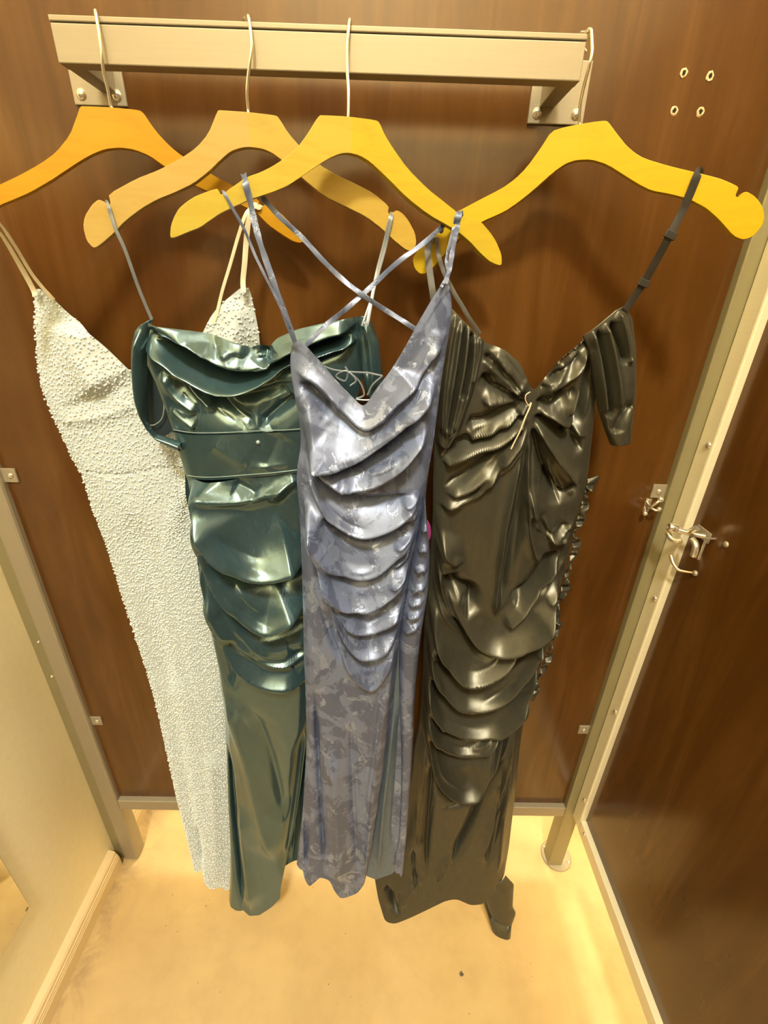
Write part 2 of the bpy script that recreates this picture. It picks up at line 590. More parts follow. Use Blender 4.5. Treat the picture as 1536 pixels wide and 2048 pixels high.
latch_part('handle', [(lx - .024, -.080, 1.211), (lx - .022, -.090, 1.206), (lx - .022, -.095, 1.195), (lx - .022, -.095, 1.184)], .0056)
sp = box('stop_bar', (lx - .0185, -.1045, 1.182), (lx - .0150, -.1010, 1.226), M['chrome'], bevel=0.0008)
st = box('stop_foot', (lx - .0185, -.1045, 1.2235), (lx, -.1010, 1.2265), M['chrome'], bevel=0.0006)
adopt(lt, sp, st)
bm = bmesh.new()
lathe(bm, [(.0055, 0), (.0055, .001), (.004, .003), (0, .0038)], (lx, -.128, 1.228), (-1, 0, 0), 16)
sc = bm_obj('screw', bm, M['steel'], smooth=40)
adopt(lt, sc)

bh = tag(empty('coat_hook', (lx, -0.075, 1.145)), 'thin curved brass hook with a round screw end under the latch', 'hook')
bm = bmesh.new()
tube_bm(bm, [(lx - .027, -.048, 1.156), (lx - .026, -.060, 1.146), (lx - .020, -.070, 1.139), (lx - .010, -.078, 1.140), (lx - .001, -.086, 1.143)], .0030, 10, 6, lambda t: 1.35 - .9 * t)
hk = bm_obj('hook_arm', bm, M['brass'], smooth=60)
bm = bmesh.new()
lathe(bm, [(.0055, 0), (.0055, .0015), (.004, .004), (0, .005)], (lx, -.088, 1.1435), (-1, 0, 0), 16)
hb = bm_obj('rosette', bm, M['steel'], smooth=40)
adopt(bh, hk, hb)

# ------------------------------------------------------------------ measured shapes (metres)
DATA = {}
DATA['hangers'] = [{"out":[[-0.0337,-0.0019],[-0.0316,-0.0012],[-0.0243,-0.001],[-0.0044,-0.0008],[0.0079,-0.0011],[0.0248,-0.0019],[0.0314,-0.0027],[0.034,-0.0044],[0.0362,-0.0072],[0.0399,-0.0141],[0.0427,-0.0186],[0.047,-0.025],[0.0509,-0.0297],[0.058,-0.0372],[0.0622,-0.041],[0.0674,-0.0451],[0.0733,-0.049],[0.0858,-0.0569],[0.0945,-0.062],[0.1081,-0.0696],[0.1175,-0.0744],[0.1317,-0.0811],[0.1412,-0.086],[0.1554,-0.0938],[0.1596,-0.0978],[0.1582,-0.1018],[0.1583,-0.1037],[0.1601,-0.1051],[0.1616,-0.1049],[0.1643,-0.1029],[0.1663,-0.1021],[0.1695,-0.1019],[0.1736,-0.1037],[0.1824,-0.1096],[0.1882,-0.1143],[0.1964,-0.1228],[0.2011,-0.1282],[0.2067,-0.1361],[0.2094,-0.1404],[0.2116,-0.1457],[0.2115,-0.1478],[0.209,-0.1488],[0.2061,-0.1486],[0.2,-0.1469],[0.1948,-0.1442],[0.1852,-0.1381],[0.1789,-0.1337],[0.1696,-0.127],[0.1638,-0.1218],[0.1559,-0.113],[0.148,-0.1077],[0.1325,-0.1004],[0.1224,-0.0961],[0.1079,-0.0905],
[0.0987,-0.0869],[0.086,-0.0818],[0.0779,-0.0778],[0.0667,-0.0709],[0.0594,-0.0664],[0.0488,-0.0597],[0.0425,-0.0556],[0.0343,-0.0497],[0.0283,-0.0465],[0.0187,-0.0428],[0.0121,-0.0412],[0.0021,-0.0401],[-0.0048,-0.0402],[-0.0153,-0.0414],[-0.0219,-0.0429],[-0.0312,-0.0461],[-0.0375,-0.0487],[-0.0471,-0.0532],[-0.0542,-0.0568],[-0.0659,-0.0632],[-0.0737,-0.0674],[-0.0852,-0.0738],[-0.0941,-0.0783],[-0.1089,-0.0857],[-0.1174,-0.0895],[-0.1279,-0.0937],[-0.1348,-0.0964],[-0.1451,-0.1002],[-0.1521,-0.1034],[-0.1628,-0.109],[-0.1701,-0.1147],[-0.1813,-0.1262],[-0.1876,-0.1328],[-0.1954,-0.1412],[-0.1996,-0.1444],[-0.2045,-0.1456],[-0.2068,-0.1443],[-0.2089,-0.1394],[-0.209,-0.1357],[-0.2074,-0.1296],[-0.2047,-0.1241],[-0.1984,-0.1134],[-0.1936,-0.1076],[-0.1857,-0.1006],[-0.1811,-0.0975],[-0.1756,-0.0949],[-0.1732,-0.0949],[-0.1718,-0.0972],[-0.1706,-0.0982],[-0.1686,-0.0987],[-0.1673,-0.0983],
[-0.1655,-0.0965],[-0.1649,-0.0949],[-0.165,-0.0919],[-0.1625,-0.0898],[-0.1552,-0.0867],[-0.1504,-0.0847],[-0.1437,-0.0818],[-0.1368,-0.0789],[-0.1228,-0.0728],[-0.1134,-0.0685],[-0.0989,-0.0614],[-0.09,-0.0567],[-0.0777,-0.0495],[-0.0695,-0.0435],[-0.0574,-0.0329],[-0.0509,-0.0259],[-0.0436,-0.0156],[-0.0398,-0.0102],[-0.0358,-0.0041]],"pose":[-0.3385,-0.078,1.7914,0.3176,0.07],"bow":0.0259},{"out":[[-0.0345,-0.0015],[-0.0328,-0.0011],[-0.0255,-0.001],[-0.0056,-0.001],[0.0072,-0.0013],[0.0253,-0.0022],[0.0323,-0.0028],[0.0352,-0.0035],[0.0384,-0.007],[0.0453,-0.0167],[0.0503,-0.0224],[0.0582,-0.0299],[0.0655,-0.036],[0.0791,-0.0466],[0.0881,-0.0523],[0.1012,-0.0586],[0.1109,-0.0626],[0.127,-0.0684],[0.1365,-0.0722],[0.1493,-0.0779],[0.1574,-0.0825],[0.1692,-0.0906],[0.1729,-0.0946],[0.1721,-0.0987],[0.1724,-0.1007],[0.1741,-0.1026],[0.1752,-0.1027],[0.1772,-0.1011],[0.1789,-0.0999],[0.1824,-0.0982],
[0.1851,-0.0984],[0.1898,-0.1007],[0.1929,-0.1031],[0.1974,-0.1077],[0.2007,-0.112],[0.2061,-0.1202],[0.2084,-0.1253],[0.2099,-0.1326],[0.2097,-0.1369],[0.2076,-0.1426],[0.2057,-0.1445],[0.2021,-0.1445],[0.1995,-0.1439],[0.1955,-0.1422],[0.1911,-0.1395],[0.1822,-0.1333],[0.1764,-0.1288],[0.1678,-0.1217],[0.1606,-0.1165],[0.1475,-0.1081],[0.1376,-0.103],[0.1212,-0.0963],[0.1103,-0.0919],[0.0941,-0.0856],[0.083,-0.0796],[0.0659,-0.0677],[0.0558,-0.0605],[0.0424,-0.0506],[0.0356,-0.0459],[0.0286,-0.0415],[0.0241,-0.0394],[0.0176,-0.0372],[0.0125,-0.0362],[0.0034,-0.0354],[-0.0017,-0.0353],[-0.0079,-0.0359],[-0.0129,-0.0369],[-0.0214,-0.0395],[-0.0269,-0.0421],[-0.0349,-0.0477],[-0.0409,-0.0522],[-0.051,-0.0603],[-0.0584,-0.0656],[-0.0702,-0.0733],[-0.0784,-0.0778],[-0.091,-0.0834],[-0.1004,-0.0874],[-0.1162,-0.0935],[-0.1251,-0.0976],[-0.1362,-0.1035],[-0.1442,-0.1084],[-0.157,-0.117],[-0.1642,-0.1225],
[-0.1729,-0.1303],[-0.1791,-0.1354],[-0.189,-0.1431],[-0.1938,-0.1465],[-0.1984,-0.1494],[-0.2007,-0.1503],[-0.2029,-0.1504],[-0.2047,-0.1489],[-0.2075,-0.1445],[-0.2086,-0.1401],[-0.2087,-0.1315],[-0.208,-0.1264],[-0.2055,-0.1196],[-0.2027,-0.1149],[-0.1965,-0.1075],[-0.1932,-0.104],[-0.1893,-0.101],[-0.1872,-0.0997],[-0.1849,-0.099],[-0.1835,-0.0993],[-0.1816,-0.101],[-0.1801,-0.1021],[-0.1775,-0.1034],[-0.176,-0.1037],[-0.1743,-0.1029],[-0.1737,-0.1021],[-0.1735,-0.1002],[-0.1735,-0.0982],[-0.1736,-0.0938],[-0.167,-0.0889],[-0.1472,-0.0786],[-0.135,-0.0729],[-0.1184,-0.0665],[-0.1077,-0.0619],[-0.0924,-0.0546],[-0.083,-0.0497],[-0.0699,-0.042],[-0.0622,-0.0365],[-0.0522,-0.0274],[-0.0461,-0.0198],[-0.0378,-0.0062]],"pose":[-0.1713,-0.082,1.7905,0.1264,0.0107],"bow":0.0259},{"out":[[-0.0387,-0.0073],[-0.037,-0.0066],[-0.03,-0.0057],[-0.0109,-0.0037],[0.0024,-0.0028],[0.0233,-0.0021],[0.0311,-0.0022],
[0.0338,-0.0032],[0.0362,-0.0058],[0.0406,-0.0124],[0.0443,-0.0169],[0.0508,-0.0237],[0.057,-0.0297],[0.0692,-0.0409],[0.0792,-0.0485],[0.097,-0.0601],[0.1078,-0.0665],[0.1222,-0.0738],[0.1307,-0.0783],[0.1419,-0.0841],[0.1454,-0.0874],[0.145,-0.0911],[0.1456,-0.0929],[0.1479,-0.0945],[0.1495,-0.0944],[0.1518,-0.0925],[0.1534,-0.0913],[0.1556,-0.0894],[0.1609,-0.0898],[0.1745,-0.0927],[0.182,-0.0961],[0.1912,-0.1033],[0.1962,-0.1077],[0.2023,-0.1139],[0.2063,-0.1189],[0.2125,-0.1281],[0.215,-0.1334],[0.2165,-0.1405],[0.2166,-0.1433],[0.2156,-0.1449],[0.2136,-0.1451],[0.2086,-0.1442],[0.205,-0.1431],[0.1989,-0.1408],[0.1939,-0.1379],[0.1847,-0.1318],[0.1788,-0.1275],[0.1701,-0.1207],[0.1641,-0.1167],[0.1548,-0.1111],[0.1484,-0.1079],[0.1386,-0.1036],[0.1293,-0.1],[0.1113,-0.0934],[0.0993,-0.088],[0.0811,-0.0786],[0.0692,-0.0715],[0.0517,-0.0598],[0.0414,-0.0532],[0.0282,-0.0452],[0.0212,-0.0416],
[0.0134,-0.039],[0.008,-0.0378],[-0.0003,-0.0371],[-0.0053,-0.0373],[-0.0121,-0.0386],[-0.0174,-0.0405],[-0.0268,-0.0448],[-0.0336,-0.0486],[-0.0448,-0.0556],[-0.0514,-0.0599],[-0.0599,-0.0655],[-0.0661,-0.0695],[-0.0762,-0.0759],[-0.0828,-0.0794],[-0.0926,-0.0838],[-0.1016,-0.0874],[-0.1186,-0.0938],[-0.1278,-0.0976],[-0.1383,-0.1025],[-0.1453,-0.1059],[-0.1557,-0.1112],[-0.1618,-0.1147],[-0.1694,-0.1198],[-0.1741,-0.1229],[-0.1803,-0.1272],[-0.1851,-0.1297],[-0.1934,-0.1331],[-0.1988,-0.1355],[-0.207,-0.1392],[-0.2107,-0.1406],[-0.2138,-0.1409],[-0.2142,-0.1386],[-0.2126,-0.1315],[-0.2109,-0.1272],[-0.2077,-0.1213],[-0.2056,-0.1181],[-0.2027,-0.1142],[-0.1999,-0.1114],[-0.1945,-0.1071],[-0.1907,-0.1044],[-0.1848,-0.1006],[-0.1797,-0.098],[-0.1705,-0.094],[-0.1658,-0.092],[-0.1608,-0.0903],[-0.1589,-0.0902],[-0.1582,-0.0918],[-0.1576,-0.0928],[-0.1569,-0.0944],[-0.1559,-0.0947],[-0.154,-0.0943],
[-0.1524,-0.0933],[-0.1495,-0.0911],[-0.1463,-0.0887],[-0.1392,-0.084],[-0.1347,-0.0809],[-0.128,-0.0765],[-0.1228,-0.0738],[-0.1138,-0.0702],[-0.108,-0.0675],[-0.0994,-0.0631],[-0.0932,-0.0595],[-0.0832,-0.0532],[-0.0766,-0.0485],[-0.0671,-0.0409],[-0.0612,-0.0352],[-0.0531,-0.0258],[-0.0482,-0.0197],[-0.0415,-0.0106]],"pose":[-0.0446,-0.112,1.7832,0.3814,-0.012],"bow":0.0259},{"out":[[-0.0302,-0.0028],[-0.0206,-0.0017],[-0.014,-0.0013],[-0.0038,-0.0011],[0.0032,-0.0011],[0.0139,-0.0013],[0.0198,-0.0016],[0.0266,-0.0021],[0.0296,-0.0026],[0.0318,-0.0035],[0.0347,-0.0064],[0.0413,-0.0144],[0.046,-0.0198],[0.0533,-0.0282],[0.058,-0.033],[0.0648,-0.0389],[0.0693,-0.0424],[0.0762,-0.0468],[0.0838,-0.0506],[0.0995,-0.0573],[0.1116,-0.0622],[0.1322,-0.0701],[0.1434,-0.0744],[0.1564,-0.0796],[0.1632,-0.0826],[0.1703,-0.0864],[0.1746,-0.0889],[0.1805,-0.0926],[0.1822,-0.0948],[0.1816,-0.0976],[0.1812,-0.0993],
[0.1808,-0.1013],[0.1811,-0.1025],[0.1825,-0.1039],[0.1834,-0.1043],[0.1848,-0.1038],[0.1856,-0.103],[0.187,-0.1008],[0.1881,-0.1],[0.1904,-0.0998],[0.1926,-0.1007],[0.1971,-0.1038],[0.1999,-0.1062],[0.2038,-0.1104],[0.2062,-0.1135],[0.2093,-0.1185],[0.2109,-0.122],[0.2126,-0.1273],[0.2131,-0.1307],[0.2129,-0.1357],[0.2118,-0.1391],[0.2084,-0.1446],[0.2063,-0.147],[0.2032,-0.1488],[0.201,-0.1495],[0.1972,-0.1496],[0.1941,-0.1487],[0.1886,-0.1458],[0.1836,-0.1413],[0.1743,-0.1309],[0.1691,-0.1254],[0.163,-0.1195],[0.159,-0.1159],[0.1532,-0.111],[0.1475,-0.1071],[0.1362,-0.1001],[0.1283,-0.0963],[0.1162,-0.0916],[0.1078,-0.0887],[0.0947,-0.0847],[0.0878,-0.0817],[0.0798,-0.0771],[0.0747,-0.0739],[0.0674,-0.069],[0.0593,-0.0635],[0.0425,-0.052],[0.0329,-0.0465],[0.0208,-0.0415],[0.0133,-0.0395],[0.0029,-0.0384],[-0.0031,-0.0384],[-0.0106,-0.0395],[-0.0161,-0.0413],[-0.0249,-0.0457],[-0.0328,-0.0506],
[-0.0477,-0.0609],[-0.0565,-0.0668],[-0.0682,-0.0739],[-0.0756,-0.078],[-0.0861,-0.0832],[-0.0955,-0.0865],[-0.1131,-0.0915],[-0.1225,-0.0948],[-0.1332,-0.0999],[-0.1403,-0.1042],[-0.1512,-0.1121],[-0.1587,-0.118],[-0.1702,-0.128],[-0.1769,-0.1339],[-0.1852,-0.1417],[-0.1901,-0.1457],[-0.1962,-0.1498],[-0.2,-0.1512],[-0.2052,-0.1512],[-0.2084,-0.1496],[-0.213,-0.1449],[-0.2149,-0.1408],[-0.2163,-0.1333],[-0.2155,-0.129],[-0.2118,-0.1236],[-0.2084,-0.1201],[-0.2018,-0.1149],[-0.197,-0.1114],[-0.1893,-0.1062],[-0.1853,-0.1033],[-0.181,-0.1],[-0.1791,-0.0997],[-0.1774,-0.102],[-0.1761,-0.1026],[-0.1735,-0.1021],[-0.1724,-0.1007],[-0.1715,-0.0972],[-0.1712,-0.0941],[-0.171,-0.0882],[-0.167,-0.0845],[-0.155,-0.0792],[-0.1452,-0.0753],[-0.1278,-0.069],[-0.1163,-0.065],[-0.0994,-0.0593],[-0.0902,-0.0557],[-0.0799,-0.0504],[-0.0736,-0.0465],[-0.065,-0.04],[-0.059,-0.0342],[-0.0495,-0.0236],[-0.0437,-0.0166],
[-0.036,-0.0065]],"pose":[0.2428,-0.064,1.7946,-0.2882,0.1075],"bow":0.0259}]
DATA['hooks'] = [[[-0.3363,-0.078,1.7887],[-0.3395,-0.078,1.7934],[-0.3382,-0.081,1.8076],[-0.3377,-0.084,1.8181],[-0.3364,-0.087,1.8261],[-0.334,-0.089,1.8365],[-0.3332,-0.089,1.8495],[-0.3331,-0.088,1.8591],[-0.3353,-0.083,1.8758],[-0.3401,-0.074,1.8765],[-0.3459,-0.064,1.8803],[-0.35,-0.057,1.8799],[-0.3523,-0.053,1.8771]],[[-0.171,-0.082,1.7882],[-0.1709,-0.082,1.7953],[-0.1697,-0.086,1.8082],[-0.1666,-0.088,1.8214],[-0.1625,-0.09,1.8342],[-0.1594,-0.09,1.8473],[-0.1594,-0.088,1.8587],[-0.1619,-0.083,1.8758],[-0.1661,-0.075,1.8766],[-0.1705,-0.066,1.8808],[-0.1737,-0.058,1.8817],[-0.1754,-0.053,1.8792]],[[-0.047,-0.112,1.7788],[-0.0464,-0.112,1.7871],[-0.0464,-0.11,1.8066],[-0.0478,-0.105,1.8214],[-0.0488,-0.097,1.837],[-0.0491,-0.09,1.8524],[-0.0481,-0.088,1.8625],[-0.0466,-0.083,1.8758],[-0.046,-0.074,1.878],[-0.0467,-0.064,1.8819],[-0.0478,-0.056,1.8823],[-0.0481,-0.052,1.8794]],[[0.244,-0.064,1.7921],
[0.2418,-0.064,1.7991],[0.2375,-0.07,1.8144],[0.2356,-0.08,1.8301],[0.2342,-0.09,1.8426],[0.2347,-0.09,1.8535],[0.234,-0.087,1.8619],[0.2314,-0.082,1.8758],[0.2282,-0.075,1.8758],[0.2263,-0.066,1.8789],[0.2272,-0.058,1.8783],[0.2319,-0.053,1.874],[0.2398,-0.052,1.8673]]]
DATA['white'] = {"y":-0.03,"k":0.0,"xc":-0.4165,"lean":0.055,"patches":[{"name":"body","mat":"white","nu":150,"nv":420,"bulge":[0.02,0.026,0.022,0.02,0.02,0.02],"front":True,"T":[[-0.5199,1.5856],[-0.5089,1.5879],[-0.4911,1.5783],[-0.4803,1.5664],[-0.4668,1.553],[-0.4447,1.5359],[-0.426,1.5184],[-0.4108,1.5004],[-0.3973,1.4834],[-0.3729,1.4555],[-0.3524,1.4361],[-0.3345,1.4366],[-0.3054,1.4767],[-0.2845,1.5112],[-0.2643,1.5443],[-0.2548,1.5586],[-0.2333,1.5798],[-0.2106,1.5972],[-0.2002,1.5975]],"L":[[-0.5286,1.5854],[-0.5399,1.5433],[-0.5549,1.4837],[-0.5611,1.4361],[-0.5579,1.3963],[-0.5502,1.3733],[-0.549,1.3378],[-0.5402,1.3057],[-0.5319,1.2869],[-0.5335,1.2275],[-0.5278,1.1753],[-0.5232,1.1144],[-0.5217,1.025],[-0.5179,0.9476],[-0.5135,0.8501],[-0.511,0.7434],[-0.5127,0.6111],[-0.5143,0.4876],[-0.5134,0.381],[-0.5068,0.2553],[-0.5006,0.1328]],"R":[[-0.2036,1.5974],[-0.198,1.5701],[-0.1941,1.5381],[-0.1942,1.4932],
[-0.2076,1.4373],[-0.2397,1.3859],[-0.2752,1.3405],[-0.3035,1.293],[-0.3181,1.2534],[-0.3208,1.2021],[-0.3155,1.1369],[-0.311,1.018],[-0.3088,0.8109],[-0.3147,0.564],[-0.3257,0.2955],[-0.3429,0.0755]],"B":[[-0.5006,0.1328],[-0.4922,0.1068],[-0.4737,0.1233],[-0.4676,0.1154],[-0.4649,0.071],[-0.4498,0.051],[-0.4261,0.0616],[-0.4033,0.0458],[-0.3765,0.0606],[-0.3429,0.0755]],"folds":[{"a":-0.0028,"w1":0.002,"w2":0.002,"e":0.02,"p":[[-0.5441,1.3812],[-0.4988,1.3858],[-0.4685,1.3909],[-0.4329,1.4019],[-0.3968,1.417]]},{"a":0.003,"w1":0.02,"w2":0.004,"e":0.1,"p":[[-0.5441,1.3812],[-0.4988,1.3858],[-0.4685,1.3909],[-0.4329,1.4019],[-0.3968,1.417]]},{"a":-0.0022,"w1":0.0016,"w2":0.0016,"e":0.02,"p":[[-0.524,1.2986],[-0.4738,1.2971],[-0.4293,1.3011],[-0.3929,1.3086],[-0.3401,1.3119]]},{"a":0.012,"w1":0.05,"w2":0.045,"e":0.18,"p":[[-0.4687,1.5459],[-0.4685,1.4876],[-0.446,1.4336]]},{"a":0.012,"w1":0.045,"w2":0.03,"e":0.18,"p":[[-0.2072,1.5805],
[-0.2193,1.5383],[-0.2497,1.4782]]},{"a":-0.006,"w1":0.03,"w2":0.03,"e":0.18,"p":[[-0.4544,1.2455],[-0.4455,1.0841],[-0.4511,0.8921],[-0.4611,0.7428]]},{"a":-0.004,"w1":0.02,"w2":0.02,"e":0.18,"p":[[-0.3534,1.3603],[-0.355,1.2481],[-0.3485,1.1435]]},{"a":0.006,"w1":0.022,"w2":0.018,"e":0.1,"p":[[-0.3914,0.5782],[-0.4122,0.3213],[-0.4316,0.0635]]},{"a":-0.008,"w1":0.012,"w2":0.01,"e":0.3,"p":[[-0.4652,0.3201],[-0.468,0.2032],[-0.4714,0.1194]]}]},{"name":"back","mat":"white","nu":60,"nv":90,"bulge":[-0.012,-0.012,-0.012],"back":True,"T":[[-0.5199,1.5856],[-0.5037,1.5017],[-0.4766,1.4247],[-0.4051,1.3763],[-0.3155,1.4125],[-0.2478,1.4935],[-0.2002,1.5975]],"L":[[-0.5286,1.5854],[-0.5399,1.5433],[-0.5549,1.4837],[-0.5611,1.4361],[-0.5579,1.3963],[-0.5502,1.3733],[-0.549,1.3378],[-0.5402,1.3057],[-0.5319,1.2869],[-0.5335,1.2275],[-0.5278,1.1753],[-0.5232,1.1144],[-0.5217,1.025],[-0.5179,0.9476],
[-0.5135,0.8501],[-0.511,0.7434],[-0.5127,0.6111],[-0.5143,0.4876],[-0.5134,0.381],[-0.5068,0.2553],[-0.5006,0.1328]],"R":[[-0.2036,1.5974],[-0.198,1.5701],[-0.1941,1.5381],[-0.1942,1.4932],[-0.2076,1.4373],[-0.2397,1.3859],[-0.2752,1.3405],[-0.3035,1.293],[-0.3181,1.2534],[-0.3208,1.2021],[-0.3155,1.1369],[-0.311,1.018],[-0.3088,0.8109],[-0.3147,0.564],[-0.3257,0.2955],[-0.3429,0.0755]],"B":[[-0.5006,0.1328],[-0.4789,0.1272],[-0.4453,0.0997],[-0.41,0.0843],[-0.3429,0.0755]],"folds":[]}],"straps":[{"w":0.0085,"p":[[-0.4882,-0.1421,1.6838],[-0.4828,-0.1486,1.678],[-0.4768,-0.1483,1.665],[-0.4959,-0.112,1.6535],[-0.5135,-0.07,1.6224],[-0.5178,-0.048,1.587],[-0.5163,-0.05,1.5777]]},{"w":0.0055,"p":[[-0.4864,-0.1412,1.6839],[-0.4808,-0.1476,1.6792],[-0.4927,-0.112,1.6629],[-0.5006,-0.085,1.6398],[-0.5059,-0.06,1.6086],[-0.5019,-0.05,1.5894],[-0.4924,-0.046,1.5729]]},{"w":0.0075,"p":[[-0.1744,-0.0399,1.7013],
[-0.176,-0.0486,1.6989],[-0.1813,-0.0494,1.6987],[-0.1842,-0.06,1.6903],[-0.1894,-0.058,1.6776],[-0.1965,-0.052,1.6516],[-0.2018,-0.05,1.6266],[-0.2066,-0.048,1.6071],[-0.2066,-0.052,1.5906]]},{"w":0.0045,"p":[[-0.1732,-0.0398,1.7002],[-0.1749,-0.0484,1.6966],[-0.1827,-0.0496,1.6974],[-0.1914,-0.06,1.6866],[-0.2056,-0.056,1.6607],[-0.2221,-0.052,1.6259],[-0.2377,-0.05,1.5931],[-0.2498,-0.05,1.5624],[-0.2573,-0.052,1.5463]]}]}
